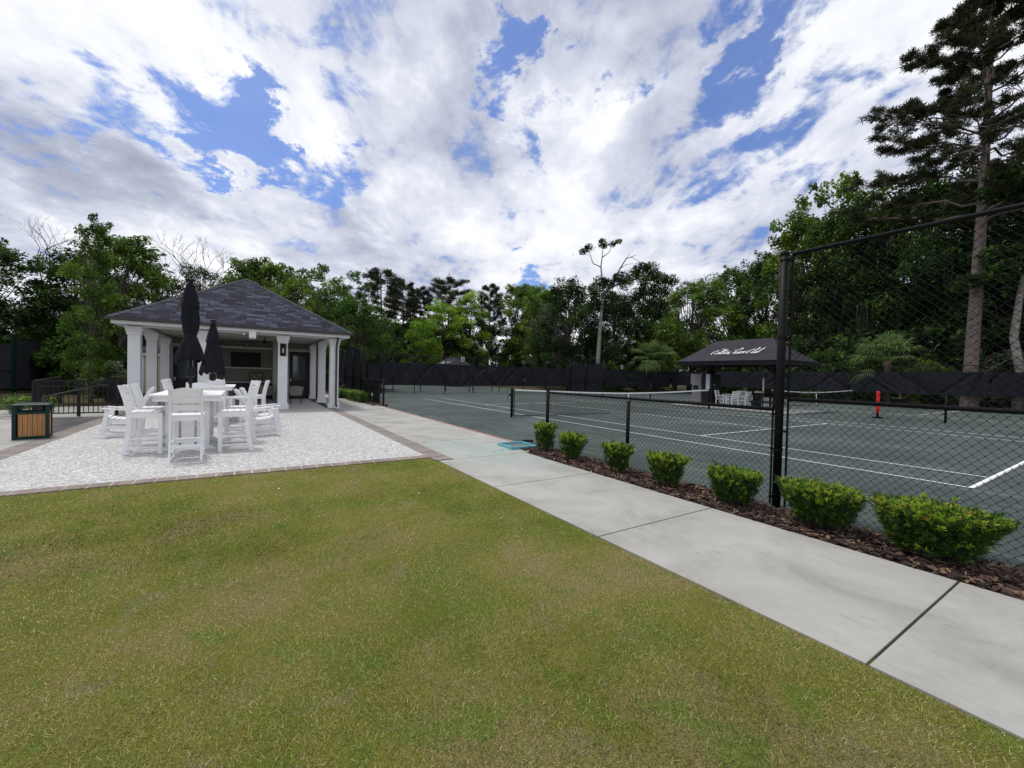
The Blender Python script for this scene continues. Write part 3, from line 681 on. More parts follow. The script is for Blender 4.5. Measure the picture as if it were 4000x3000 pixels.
for c in ((ex1, ey0), (ex1, ey1), (ex0, ey0), (ex0, ey1)):
    a = Vector((c[0]+PX, c[1]+PY, ez+.01)); b = pk+Vector((PX, PY, .02)); L_ = (b-a).length; d = (b-a)/L_; n = int(L_/.2)
    side = d.cross(Vector((0, 0, 1))).normalized()
    for i in range(n):
        p = a+d*(i*L_/n); q = a+d*((i+1.12)*L_/n); lift = Vector((0, 0, .014))
        w1 = side*.13-Vector((0, 0, .055))
        w2 = -side*.13-Vector((0, 0, .055))
        m.quad(p+lift*1.6, q+lift*.4, q+w1+lift*.4, p+w1+lift*1.6); m.quad(q+lift*.4, p+lift*1.6, p+w2+lift*1.6, q+w2+lift*.4)
m.build('ridge_cap', 'ridge_cap', rf)
# eaves
m = MB(); t_ = .03
bx(m, ex1-.12, ex1-.09, ey0+.09, ey1-.09, 3.035, 3.225); bx(m, ex0+.09, ex0+.12, ey0+.09, ey1-.09, 3.035, 3.225)
bx(m, ex0+.12, ex1-.12, ey0+.09, ey0+.12, 3.035, 3.225); bx(m, ex0+.12, ex1-.12, ey1-.12, ey1-.09, 3.035, 3.225); m.build('fascia', 'white_paint', pv)
m = MB(); bx(m, ex1-.55, ex1-.125, ey0+.125, ey1-.125, 3.05, 3.08); bx(m, ex0+.125, ex1-.56, ey0+.125, ey0+.5, 3.05, 3.08); bx(m, ex0+.125, ex1-.56, ey1-.5, ey1-.125, 3.05, 3.08); m.build('soffit', 'white_paint', pv)
m = MB(); bx(m, -6.32, -5.97, ey0+.36, ey1-.36, 3.0, 3.13); bx(m, -13.0, -6.33, -18.5, -18.14, 3.0, 3.13); bx(m, -13.0, -6.33, -11.96, -11.6, 3.0, 3.13); m.build('beam', 'white_paint', pv)
m = MB()
for z0, z1, e in ((3.14, 3.16, .0), (3.16, 3.238, .02), (3.238, 3.25, .035)):
    bx(m, ex1-.085, ex1+.045+e, ey0-.02-e, ey1+.02+e, z0, z1); bx(m, ex0-.03, ex1-.09, ey0-.045-e, ey0+.085, z0, z1); bx(m, ex0-.03, ex1-.09, ey1-.085, ey1+.045+e, z0, z1)
m.build('gutter', 'gutter', pv)
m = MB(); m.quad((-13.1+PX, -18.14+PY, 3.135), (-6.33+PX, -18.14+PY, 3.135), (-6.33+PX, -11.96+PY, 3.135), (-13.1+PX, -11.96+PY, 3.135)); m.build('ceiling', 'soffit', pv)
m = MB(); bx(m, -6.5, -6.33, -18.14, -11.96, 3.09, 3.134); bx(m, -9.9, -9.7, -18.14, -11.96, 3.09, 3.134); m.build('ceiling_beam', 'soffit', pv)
m = MB(); bx(m, -12.9, -6.34, -18.13, -18.09, 3.07, 3.13); m.build('wood_strip', 'beam_wood', pv)
m = MB(); bx(m, -12.9, -6.34, -12.01, -11.97, 3.07, 3.13); m.build('wood_strip', 'beam_wood', pv)
def column(x, y):
    m = MB()
    def sq(w_, z0, z1): bx(m, x-w_/2, x+w_/2, y-w_/2, y+w_/2, z0, z1)
    sq(.45, 0, .16); sq(.42, .161, .235); sq(.34, .236, 2.72); sq(.40, 2.721, 2.84); sq(.455, 2.841, 3.0)
    return m.build('column', 'white_paint', pv)
for y in (-18.33, -16.37, -13.75, -11.78): column(-6.12, y)
for x, y in ((-9.3, -18.33), (-12.6, -18.33), (-9.75, -11.78), (-12.85, -11.78)): column(x, y)
def spout(x, y, zt):
    m = MB(); m.tube([(x+.42+PX, y+PY, 3.15), (x+.42+PX, y+PY, 2.95), (x+.16+PX, y+PY, 2.72), (x+.13+PX, y+PY, 2.6), (x+.13+PX, y+PY, .28), (x+.17+PX, y+PY, .16), (x+.30+PX, y+PY, .10)], .045, 8)
    return m.build('downspout', 'downspout', pv, True)
spout(-5.95-.04+.04, -11.73, 3.1)
m = MB(); m.tube([(-9.55+PX, -12.02+PY, 3.0), (-9.55+PX, -12.02+PY, .1)], .04, 8); m.build('downspout', 'downspout', pv, True)
m = MB(); bx(m, -13.3, -13.1, -18.3, -11.75, 0, 3.13); bx(m, -14.9, -13.31, -18.3, -11.75, 0, 3.2); m.build('wall', 'wall_tan', pv)
X = -13.1
m = MB()
for y0, y1 in ((-13.06, -12.99), (-11.97, -11.86)): bx(m, X, X+.03, y0, y1, 0, 2.66)
bx(m, X, X+.035, -13.08, -11.86, 2.66, 2.82)
for y0, y1 in ((-18.22, -18.1), (-17.08, -17.0)): bx(m, X, X+.03, y0, y1, 0, 2.66)
bx(m, X, X+.035, -18.22, -17.0, 2.66, 2.82)
m.build('door_trim', 'trim', pv)
for y0, y1 in ((-12.985, -11.975), (-18.095, -17.085)):
    m = MB(); bx(m, X-.02, X+.02, y0, y1, .02, 2.655); dr = m.build('door', 'door_dark', pv)
    m = MB(); bx(m, X+.021, X+.026, y0+.18, y1-.2, 1.05, 2.42); m.build('glass', 'glass_dark', dr)
    m = MB(); m.tube([(X+.05+PX, y0+.07+PY, .95), (X+.05+PX, y0+.07+PY, 1.15)], .012, 6); bx(m, X+.021, X+.035, y0+.04, y0+.10, .98, 1.12); m.build('handle', 'alu', dr)
m = MB()
for y in (-13.66, -16.44): bx(m, X, X+.28, y-.14, y+.14, 0, 3.12)
m.build('pilaster', 'trim', pv)
m = MB(); bx(m, X, X+.2, -16.29, -13.81, 2.70, 2.80); m.build('header', 'shelf', pv)
m = MB(); bx(m, X, X+.24, -16.29, -13.81, 1.64, 1.70); m.build('shelf', 'shelf', pv)
m = MB(); bx(m, X, X+.62, -16.29, -13.81, .90, .94); c_ = m.build('counter', 'shelf', pv)
m = MB(); bx(m, X, X+.56, -16.29, -13.81, .06, .898)
for i in range(4): bx(m, X+.561, X+.58, -16.25+.62*i, -15.68+.62*i, .1, .87)
m.build('cabinet', 'door_dark', c_)
m = MB(); bx(m, -5.96, -5.90, -14.93, -14.70, 2.80, 3.03); bx(m, -5.89, -5.46, -14.91, -14.72, 2.84, 3.0); m.build('light_box', 'sign_white', pv)
m = MB(); bx(m, -5.47, -5.44+.03, -14.93, -14.70, 2.82, 3.19); m.build('white_panel', 'sign_white', pv)
# things in and on the pavilion
t = thing('television', 'large black flat television on the pavilion back wall above the shelf', 'television', (X+.05, -15.04, 2.12))
m = MB(); m.box(-.03, .03, -.68, .68, -.39, .39); m.build('frame', 'black_metal', t); m = MB(); m.box(.031, .034, -.655, .655, -.365, .365); m.build('screen', 'tv', t)
t = thing('clock', 'round black rimmed wall clock high on the pavilion back wall', 'clock', (X+.2, -15.0, 2.945))
m = MB(); m.tube([(0, 0, 0), (.04, 0, 0)], .155, 24); m.build('rim', 'black_metal', t); m = MB(); m.tube([(.041, 0, 0), (.045, 0, 0)], .118, 24); m.build('face', 'board_grey', t)
m = MB(); m.bar((.05, 0, 0), (.05, 0, .09), .012, .004, (1, 0, 0)); m.bar((.05, 0, 0), (.05, -.06, -.02), .014, .004, (1, 0, 0)); m.build('hands', 'black_metal', t)
t = thing('picture', 'small framed picture leaning between shelf and counter in the pavilion', 'picture', (X+.26, -14.58, 1.22))
m = MB(); m.box(-.015, .015, -.32, .32, -.25, .25); m.build('frame', 'door_dark', t); m = MB(); m.box(.016, .019, -.28, .28, -.21, .21); m.build('picture_sheet', 'pic', t)
def lantern(x, y, z, label):
    t = thing('wall_lantern', label, 'lantern', (x, y, z), 0)
    m = MB()
    m.box(0, .02, -.10, .10, -.25, .25)
    for yy in (-.115, .100): m.box(.02, .16, yy, yy+.015, -.25, -.235); m.box(.02, .16, yy, yy+.015, .235, .25); m.box(.145, .16, yy, yy+.015, -.234, .234)
    m.box(.145, .16, -.099, .099, .235, .25); m.box(.145, .16, -.099, .099, -.25, -.235); m.box(.03, .144, -.10, .10, .17, .20); m.build('frame', 'black_metal', t)
    m = MB(); m.box(.02, .0215, -.098, .098, -.2, .165); m.build('back_plate', 'tv', t)
    m = MB(); m.lathe([(.035, -.13), (.04, -.05), (.035, .05), (.02, .08)], (.08, 0, 0), 10); m.build('bulb', 'bulb', t, True)
lantern(-5.948, -13.75, 2.42, 'black box lantern on the middle white pavilion column')
t = thing('security_camera', 'small white dome camera under the pavilion eave', 'camera', (-5.8, -15.1, 3.0)); m = MB(); m.lathe([(.02, -.08), (.05, -.06), (.06, 0), (.06, .05)], n=12); m.build('dome', 'sign_white', t, True)
t = thing('ceiling_fan', 'dark ceiling fan hanging in the pavilion', 'ceiling fan', (-9.3, -14.3, 2.9))
m = MB(); m.lathe([(.02, .22), (.02, .08), (.10, .05), (.10, -.04), (.04, -.07)], n=12); m.build('motor', 'black_metal', t)
for k in range(5):
    a = k*1.2566+.3; m = MB(); m.bar((math.cos(a)*.1, math.sin(a)*.1, 0), (math.cos(a)*.68, math.sin(a)*.68, .01), .13, .01); m.build('blade', 'door_dark', t)
t = thing('bench', 'low brown wooden bench in front of the pavilion counter', 'bench', (-12.1, -14.5, 0))
m = MB(); m.box(-.2, .2, -.9, .7, .34, .42); m.build('seat', 'bench_wood', t)
for y in (-.8, .6): m = MB(); m.bar((-.15, y, 0), (.15, y, .34), .06, .06); m.bar((.15, y, 0), (-.15, y, .34), .06, .06); m.build('leg', 'black_metal', t)
# wicker chairs and their table
def wicker(x, y, rz, label):
    t = thing('wicker_chair', label, 'chair', (x, y, 0), rz, 'wicker chairs under the pavilion roof')
    def shell(u, v):
        a = (-.62+1.24*u)*math.pi; r_ = .25+.055*v; h = .42+.42*v*(1-.30*abs(2*u-1)**2)
        return (r_*1.05*math.sin(a), -r_*math.cos(a)+.02, h)
    m = MB(); m.grid(shell, 20, 5); m.lathe([(.2, .39), (.26, .40), (.26, .44), (.2, .45)], n=16); o = m.build('basket', 'wicker', t)
    m = MB(); m.tube([shell(i/20, 1) for i in range(21)], .02, 6); m.build('rim', 'wicker', t, True)
    for sx, sy in ((-1, -1), (1, -1), (1, 1), (-1, 1)): m = MB(); m.tube([(sx*.17, sy*.17, .42), (sx*.25, sy*.25, 0)], .012, 6); m.build('leg', 'black_metal', t)
wicker(-9.75, -14.2, R(-60), 'grey wicker tub chair left of the middle pavilion column')
wicker(-9.1, -12.98, R(80), 'grey wicker tub chair right of the middle pavilion column')
wicker(-10.4, -15.75, R(-100), 'grey wicker tub chair deep under the roof behind the second high table')
wicker(-11.2, -13.55, R(170), 'grey wicker tub chair on the far side of the round table')
t = thing('round_table', 'round dark table between the wicker chairs under the pavilion roof', 'table', (-9.9, -13.55, 0))
m = MB(); m.lathe([(.02, .72), (.5, .72), (.51, .735), (.5, .75), (.02, .75)], n=28); m.build('table_top', 'board_grey', t)
m = MB(); m.lathe([(.28, 0), (.27, .03), (.04, .05), (.035, .72)], n=16); m.build('base', 'black_metal', t)
# ================================================================ small yellow building
bd = thing('small_building', 'small yellow sided building with a shingle roof behind the left pavilion columns', 'building', (-21.5, -19.05, 0))
m = MB()
for k in range(20): z = k*.115; m.hexa([(-2, -1.35, z), (1.52, -1.35, z), (1.52, 3, z), (-2, 3, z), (-2, -1.33, z+.112), (1.50, -1.33, z+.112), (1.50, 3, z+.112), (-2, 3, z+.112)])
m.build('wall', 'siding', bd); m = MB(); m.box(1.50, 1.56, -1.40, -1.26, 0, 2.3); m.box(1.5, 1.7, -1.5, 3.2, 2.3, 2.5); m.build('trim', 'sign_white', bd)
m = MB(); m.box(1.6, 1.82, -1.75, 3.3, 2.5, 2.6); m.build('gutter', 'gutter', bd)
m = MB(); m.hexa([(-2.2, -1.7, 2.6), (1.8, -1.7, 2.6), (1.8, 3.4, 2.6), (-2.2, 3.4, 2.6), (-.3, .6, 3.9), (0, .6, 3.9), (0, 1.2, 3.9), (-.3, 1.2, 3.9)]); m.build('roof', 'ridge_cap', bd)
m = MB(); m.box(1.53, 1.56, .15, 1.1, 0, 2.0); m.build('door', 'door_dark', bd)
m = MB(); m.box(1.53, 1.58, .0, 1.2, 2.0, 2.14); m.build('door_trim', 'sign_white', bd)

# ================================================================ PATIO FURNITURE
def bar_chair(label, group, arms=False):
    t = thing('bar_chair', label, 'chair', group=group)
    W = .245; fy, byb, bys, byt = .235, -.29, -.20, -.33; SH = .755
    for s in (-1, 1):
        m = MB(); m.bar((s*W, fy, 0), (s*W, fy, SH-.02), .035, .065, (0, 1, 0)); m.build('leg', 'hdpe', t)
        m = MB(); pts = [(s*W, byb, 0), (s*W, -.235, .26), (s*W, bys-.01, .50), (s*W, bys-.01, .74), (s*W, -.255, .98), (s*W, byt, 1.245)]
        for a, b in zip(pts[:-1], pts[1:]):
            a = Vector(a); b = Vector(b); e = (b-a)*.004
            h0, h1 = .037, .037
            m.hexa([(a.x-.018, a.y-h0, a.z), (a.x+.018, a.y-h0, a.z), (a.x+.018, a.y+h0, a.z), (a.x-.018, a.y+h0, a.z), (b.x-.018, b.y-h1, b.z), (b.x+.018, b.y-h1, b.z), (b.x+.018, b.y+h1, b.z), (b.x-.018, b.y+h1, b.z)])
        for z in (.16, .57, .64): m.tube([(s*(W+.017), -.2 if z > .5 else -.26, z), (s*(W+.0195), -.2 if z > .5 else -.26, z)], .006, 6)
        m.build('leg', 'hdpe', t)
    m = MB(); k = 0
    for y in (-.15, -.04, .07, .18): m.box(-.262, .262, y-.049, y+.049, SH-.004+.003*k, SH+.02+.003*k)
    m.build('seat', 'hdpe', t)
    m = MB()
    for s in (-1, 1): m.box(s*W-.016, s*W+.016, -.19, .20, SH-.095, SH-.006)
    m.box(-.228, .228, .2, .232, SH-.095, SH-.006); m.box(-.228, .228, -.20, -.17, SH-.08, SH-.006); m.build('seat_frame', 'hdpe', t)
    for z0, z1, arch in ((.85, .945, 0), (.975, 1.075, 0), (1.105, 1.20, .045)):
        m = MB(); n = 8
        def yy(z): return -.215-(z-.8)*.26
        for i in range(n):
            x0, x1 = -.227+.454*i/n, -.227+.454*(i+1)/n
            a0 = arch*math.sin(math.pi*i/n); a1 = arch*math.sin(math.pi*(i+1)/n)
            m.hexa([(x0, yy(z0)-.012, z0), (x1, yy(z0)-.012, z0), (x1, yy(z0)+.012, z0), (x0, yy(z0)+.012, z0), (x0, yy(z1)-.012, z1+a0), (x1, yy(z1)-.012, z1+a1), (x1, yy(z1)+.012, z1+a1), (x0, yy(z1)+.012, z1+a0)])
        m.build('back_slat', 'hdpe', t)
    for s in (-1, 1): m = MB(); m.box(s*W-.013, s*W+.013, -.24, .20, .27, .305); m.box(s*W-.013, s*W+.013, -.265, .20, .105, .135); m.build('side_rail', 'hdpe', t)
    m = MB(); m.box(-.228, .228, .20, .27, .30, .325); m.box(-.228, .228, .215, .245, .24, .299); m.build('footrest', 'hdpe', t)
    m = MB(); m.box(-.228, .228, -.265, -.245, .215, .275); n = 8
    for i in range(n):
        x0, x1 = -.228+.456*i/n, -.228+.456*(i+1)/n; c0 = .05*math.sin(math.pi*i/n); c1 = .05*math.sin(math.pi*(i+1)/n)
        m.hexa([(x0, .22, .06+c0), (x1, .22, .06+c1), (x1, .245, .06+c1), (x0, .245, .06+c0), (x0, .22, .15), (x1, .22, .15), (x1, .245, .15), (x0, .245, .15)])
    m.build('stretcher', 'hdpe', t)
    if arms:
        for s in (-1, 1): m = MB(); m.box(s*.27-.035, s*.27+.035, -.27, .27, SH+.20, SH+.225); m.box(s*.262-.02, s*.262+.02, .16, .21, SH-.08, SH+.199); m.build('arm', 'hdpe', t)
    return t
G1 = 'white bar height chairs on the patio'
proto = bar_chair('', G1); protoA = bar_chair('', G1, True)
used = [0, 0]
def place(x, y, rz, label, arms=False):
    k = 1 if arms else 0; src = protoA if arms else proto
    o = src if not used[k] else copy_tree(src); used[k] = 1
    o.location = (x, y, 0); o.rotation_euler = (0, 0, rz); o.scale = (.88, .97, 1); o['label'] = label; return o
# facing +y is rotation 0
place(4.30, -15.84, R(90), 'white bar chair nearest the camera, its back to the lawn')
place(3.36, -16.54, R(0), 'left white bar chair closest to the lawn, side on to the front table')
place(2.42, -16.55, R(3), 'white bar chair second on the left side of the front table')
place(3.62, -15.17, R(180), 'armless white bar chair on the right side of the front table')
place(2.62, -15.10, R(178), 'white bar chair with arms on the right side of the front table', True)
place(1.62, -15.93, R(-90), 'white bar chair at the far end of the front table facing the lawn')
place(-.95, -15.72, R(90), 'white bar chair at the near end of the second high table')
place(-3.35, -15.85, R(-90), 'white bar chair at the pavilion end of the second high table')
place(-1.55, -16.62, R(0), 'white bar chair on the left of the second table, nearer the lawn')
place(-2.75, -16.7, R(-3), 'white bar chair on the left of the second table, nearer the pavilion')
place(-1.75, -15.02, R(205), 'white bar chair turned a little away on the right of the second table')
place(-2.25, -14.72, R(172), 'white bar chair pulled back on the right of the second table, nearest the pavilion column')
def bar_table(x, y, label):
    t = thing('bar_table', label, 'table', (x, y, 0)); L_, W = 1.0, .54
    m = MB(); n = 7
    for i in range(n): y0 = -W+2*W*i/n; m.box(-L_+.09, L_-.09, y0+.002, y0+2*W/n-.002, 1.05, 1.078)
    m.box(-L_, -L_+.087, -W, W, 1.05, 1.079); m.box(L_-.087, L_, -W, W, 1.05, 1.079); m.build('table_top', 'hdpe', t)
    m = MB(); m.box(-L_+.06, L_-.06, -W+.06, -W+.09, .955, 1.049); m.box(-L_+.06, L_-.06, W-.09, W-.06, .955, 1.049); m.box(-L_+.06, -L_+.09, -W+.091, W-.091, .955, 1.049); m.box(L_-.09, L_-.06, -W+.091, W-.091, .955, 1.049); m.build('apron', 'hdpe', t)
    for s in (-1, 1):
        m = MB()
        for yy in (-.24, 0, .24): m.box(s*.62-.02, s*.62+.02, yy-.1, yy+.1, .10, .95)
        m.box(s*.62-.035, s*.62-.021, -.32, .32, .85, .95)
        m.build('pedestal', 'hdpe', t)
        m = MB(); m.hexa([(s*.62-.045, -.44, 0), (s*.62+.045, -.44, 0), (s*.62+.045, .44, 0), (s*.62-.045, .44, 0), (s*.62-.045, -.30, .10), (s*.62+.045, -.30, .10), (s*.62+.045, .30, .10), (s*.62-.045, .30, .10)]); m.build('foot', 'hdpe', t)
    m = MB(); m.box(-.6, .6, -.02, .02, .24, .32); m.build('stretcher', 'hdpe', t); return t
bar_table(2.72, -15.93, 'white slatted bar height table nearest the lawn')
bar_table(-2.15, -15.83, 'white slatted bar height table nearer the pavilion')
def umbrella(x, y, zt, hem, wide, label, tie=None, light=None, lean=0):
    t = thing('patio_umbrella', label, 'umbrella', (x, y, 0)); t.rotation_euler = (lean*.3, lean, 0)
    m = MB(); m.lathe([(.025, .02), (.025, zt-.12)], n=12); m.build('pole', 'black_metal', t, True)
    m = MB(); m.lathe([(.30, 0), (.30, .03), (.24, .06), (.05, .075), (.045, .3), (.03, .31)], n=20); m.build('base', 'black_metal', t)
    m = MB(); m.lathe([(.01, zt-.13), (.05, zt-.12), (.05, zt-.10), (.03, zt-.09), (.075, zt-.06), (.085, zt-.035), (.07, zt-.01), (.01, zt)], n=14); m.build('finial', 'black_metal', t, True)
    def fold(amp): return lambda a, j: 1+amp*math.cos(8*a+j*.15)+.06*math.sin(3*a+j)
    H = zt-.13-hem
    if tie: prof = [(wide*1.0, 0), (wide*.98, .03), (wide*.80, .14*H), (wide*.50, .28*H), (wide*.40, .325*H), (wide*.56, .42*H), (wide*.63, .55*H), (wide*.55, .74*H), (wide*.40, .9*H), (wide*.22, H)]
    else: prof = [(wide*1.0, 0), (wide*.99, .03), (wide*.83, .25*H), (wide*.62, .5*H), (wide*.42, .75*H), (wide*.18, H)]
    pp = [prof[0]]
    for a, b in zip(prof[:-1], prof[1:]):
        for k in range(1, 4): pp.append((a[0]+(b[0]-a[0])*k/3, a[1]+(b[1]-a[1])*k/3))
    nn = 64; m = MB(); base = 0
    for j, (r_, z) in enumerate(pp):
        for k in range(nn):
            a = 2*math.pi*k/nn; fr = min(1, max(0, 1-z/H*.7)); rr_ = r_*(1+.12*fr*math.cos(8*a+z*2)+.05*math.sin(3*a+z*5))
            zz = hem+z+(.06*math.cos(8*a+.6)+.05*math.sin(2*a+1) if j == 0 else 0); m.v.append((rr_*math.cos(a), rr_*math.sin(a), zz))
    for j in range(len(pp)-1):
        for k in range(nn): a0 = j*nn+k; a1 = j*nn+(k+1) % nn; m.f.append((a0, a1, a1+nn, a0+nn))
    m.build('canopy', 'canopy', t, True)
    m = MB(); nn = 48
    vp = [(wide*.62, hem+.70*H), (wide*.56, hem+.78*H), (wide*.44, hem+.90*H), (wide*.26, hem+1.0*H)] if tie else [(wide*.58, hem+.62*H), (wide*.46, hem+.76*H), (wide*.30, hem+.9*H), (wide*.20, hem+H)]
    for j, (r_, z) in enumerate(vp):
        for k in range(nn): a = 2*math.pi*k/nn; rr_ = r_*(1+.08*math.cos(8*a)); m.v.append((rr_*math.cos(a), rr_*math.sin(a), z+(.03*math.cos(8*a+1) if j == 0 else 0)))
    for j in range(3):
        for k in range(nn): a0 = j*nn+k; a1 = j*nn+(k+1) % nn; m.f.append((a0, a1, a1+nn, a0+nn))
    m.build('top_vent', 'canopy', t, True)
    if tie: m = MB(); m.lathe([(wide*.43, hem+.30*H), (wide*.45, hem+.325*H), (wide*.43, hem+.35*H)], n=24); m.build('strap', 'canopy', t, True)
    m = MB(); m.box(.02, .09, -.05, .05, light-.08, light+.09); m.tube([(.09, 0, light), (.14, 0, light)], .012, 6); m.lathe([(.055, light-.1), (.075, light-.09), (.085, light+.09), (.06, light+.10)], n=12); m.build('crank_housing', 'black_metal', t)
    return t
umbrella(2.72, -15.94, 3.40, 1.74, .235, 'closed black umbrella standing through the front table, strapped at the middle', True, 1.50, R(1.3))
umbrella(-2.15, -15.86, 3.08, 1.46, .30, 'closed black umbrella at the second table, hanging loose in a cone', None, 1.32, R(0))
def rocker(x, y, rz, label):
    t = thing('rocking_chair', label, 'rocking chair', (x, y, 0), rz, 'white rocking chairs on the patio'); W = .29
    for s in (-1, 1):
        m = MB(); pts = []
        for i in range(11):
            u = i/10; yy = -.48+1.0*u; z = .012+.36*(u-.5)**2+ .02; pts.append((s*W, yy, z))
        for a, b in zip(pts[:-1], pts[1:]): m.hexa([(a[0]-.018, a[1], a[2]-.022), (a[0]+.018, a[1], a[2]-.022), (b[0]+.018, b[1], b[2]-.022), (b[0]-.018, b[1], b[2]-.022), (a[0]-.018, a[1], a[2]+.022), (a[0]+.018, a[1], a[2]+.022), (b[0]+.018, b[1], b[2]+.022), (b[0]-.018, b[1], b[2]+.022)])
        m.build('rocker_rail', 'hdpe', t)
        m = MB(); m.bar((s*W, .36, .06), (s*W, .27, .60), .035, .075, (0, 1, 0)); m.build('leg', 'hdpe', t)
        m = MB(); m.bar((s*W, -.20, .05), (s*W, -.13, .42), .035, .075, (0, 1, 0)); m.build('leg', 'hdpe', t)
        m = MB(); m.bar((s*(W+.01), .36, .645), (s*(W+.01), -.28, .585), .095, .025); m.build('arm', 'hdpe', t)
        m = MB(); m.bar((s*W, .33, .22), (s*W, -.17, .19), .022, .05); m.build('side_rail', 'hdpe', t)
        m = MB(); m.bar((s*(W-.045), -.10, .33), (s*(W-.045), -.47, 1.10), .035, .065, (0, 1, 0)); m.build('back_post', 'hdpe', t)
    m = MB()
    for i in range(6): u = i/5; yy = .29-.44*u; z = .425-.06*u+.02*(2*u-1)**2; m.bar((-.27, yy, z), (.27, yy, z), .078, .022)
    m.build('seat', 'hdpe', t)
    m = MB(); m.bar((-.27, .30, .385), (.27, .30, .385), .02, .06)
    for s in (-1, 1): m.bar((s*.255, .3, .385), (s*.255, -.15, .33), .022, .07)
    m.build('seat_frame', 'hdpe', t)
    m = MB()
    for i in range(5): xx = -.17+.085*i; m.bar((xx, -.12, .40), (xx, -.445, 1.06), .062, .016, (0, 1, 0))
    m.build('back_slats', 'hdpe', t)
    m = MB(); m.bar((-.225, -.45, 1.06), (.225, -.45, 1.06), .03, .075); m.bar((-.225, -.2, .55), (.225, -.2, .55), .02, .05); m.build('head_rail', 'hdpe', t)
rocker(.62, -17.32, R(183), 'white rocking chair on the left of the patio facing the ramp')
rocker(1.62, -14.72, R(8), 'white rocking chair on the right of the patio, nearer the lawn')
rocker(.60, -14.62, R(6), 'white rocking chair on the right of the patio, nearer the pavilion')
# ================================================================ BIN
t = thing('litter_bin', 'square litter bin with wooden slats in a dark green metal frame', 'bin', (.40, -18.86, 0), R(10)); h = .74
m = MB(); a = .235
for sx in (-1, 1):
    for sy in (-1, 1): m.box(sx*a-.028, sx*a+.028, sy*a-.028, sy*a+.028, 0, h-.03)
for z in (.035, .555):
    for s in (-1, 1): m.box(-a+.029, a-.029, s*a-.022, s*a+.022, z-.022, z+.03); m.box(s*a-.022, s*a+.022, -a+.029, a-.029, z-.022, z+.03)
m.build('frame', 'green_metal', t)
m = MB(); m.box(-.28, .28, -.28, .28, h-.03, h-.012); m.hexa([(-.28, -.28, h-.0115), (.28, -.28, h-.0115), (.28, .28, h-.0115), (-.28, .28, h-.0115), (-.24, -.24, h+.012), (.24, -.24, h+.012), (.24, .24, h+.012), (-.24, .24, h+.012)]); m.build('lid', 'green_metal', t)
m = MB()
for i in range(6):
    c0 = -a+.045+i*.068+.012
    for s in (-1, 1): m.box(c0-.0+0, c0+.062, s*a-.012, s*a+.012, .066, .532); m.box(s*a-.012, s*a+.012, c0, c0+.062, .066, .532)
m.build('wood_slats', 'wood', t)
m = MB(); m.lathe([(.16, .08), (.18, .58), (.17, .58), (.15, .08)], n=20); m.build('liner', 'tv', t)

# ================================================================ SHOE TRAY, BRUSH, BOLLARD
t = thing('shoe_tray', 'square turquoise tray on the path at the court entrance', 'tray', (5.74, -9.88, 0), R(-4))
m = MB(); a, b = .32, .30
for s in (-1, 1):
    m.hexa([(-a, s*b-.03, 0), (a, s*b-.03, 0), (a, s*b+.03, 0), (-a, s*b+.03, 0), (-a, s*b-.02, .055), (a, s*b-.02, .055), (a, s*b+.02, .055), (-a, s*b+.02, .055)])
    m.hexa([(s*a-.03, -b+.03, 0), (s*a+.03, -b+.03, 0), (s*a+.03, b-.03, 0), (s*a-.03, b-.03, 0), (s*a-.02, -b+.02, .055), (s*a+.02, -b+.02, .055), (s*a+.02, b-.02, .055), (s*a-.02, b-.02, .055)])
m.build('rim', 'teal', t); m = MB(); m.box(-a+.03, a-.03, -b+.03, b-.03, .002, .012); m.build('mat', 'tray_mat', t)
t = thing('shoe_brush', 'dark boot brush lying behind the turquoise tray', 'brush', (5.45, -9.4, .0), R(60)); m = MB(); m.box(-.13, .13, -.05, .05, .04, .085); m.build('handle', 'door_dark', t)
m = MB()
for i in range(9):
    for j in range(4): m.box(-.12+i*.028, -.11+i*.028, -.045+j*.027, -.035+j*.027, 0, .04)
m.build('bristles', 'bench_wood', t)
t = thing('court_light', 'small dark box at the foot of the low fence end post by the court', 'box', (-6.3, -9.42, 0)); m = MB(); m.box(-.09, .09, -.05, .05, 0, .07); m.tube([(-.09, 0, .06), (.05, 0, .1)], .03, 8); m.build('body', 'black_metal', t)
t = thing('path_bollard', 'short dark bollard with a pale top band at the end of the hedge', 'bollard', (-8.55, -9.52, 0)); m = MB(); m.lathe([(.045, 0), (.045, .40)], n=12); m.build('body', 'board_grey2', t)
m = MB(); m.lathe([(.046, .401), (.046, .50)], n=12); m.build('band', 'yellow', t); m = MB(); m.lathe([(.047, .501), (.047, .56), (.02, .58)], n=12); m.build('cap', 'board_grey2', t)

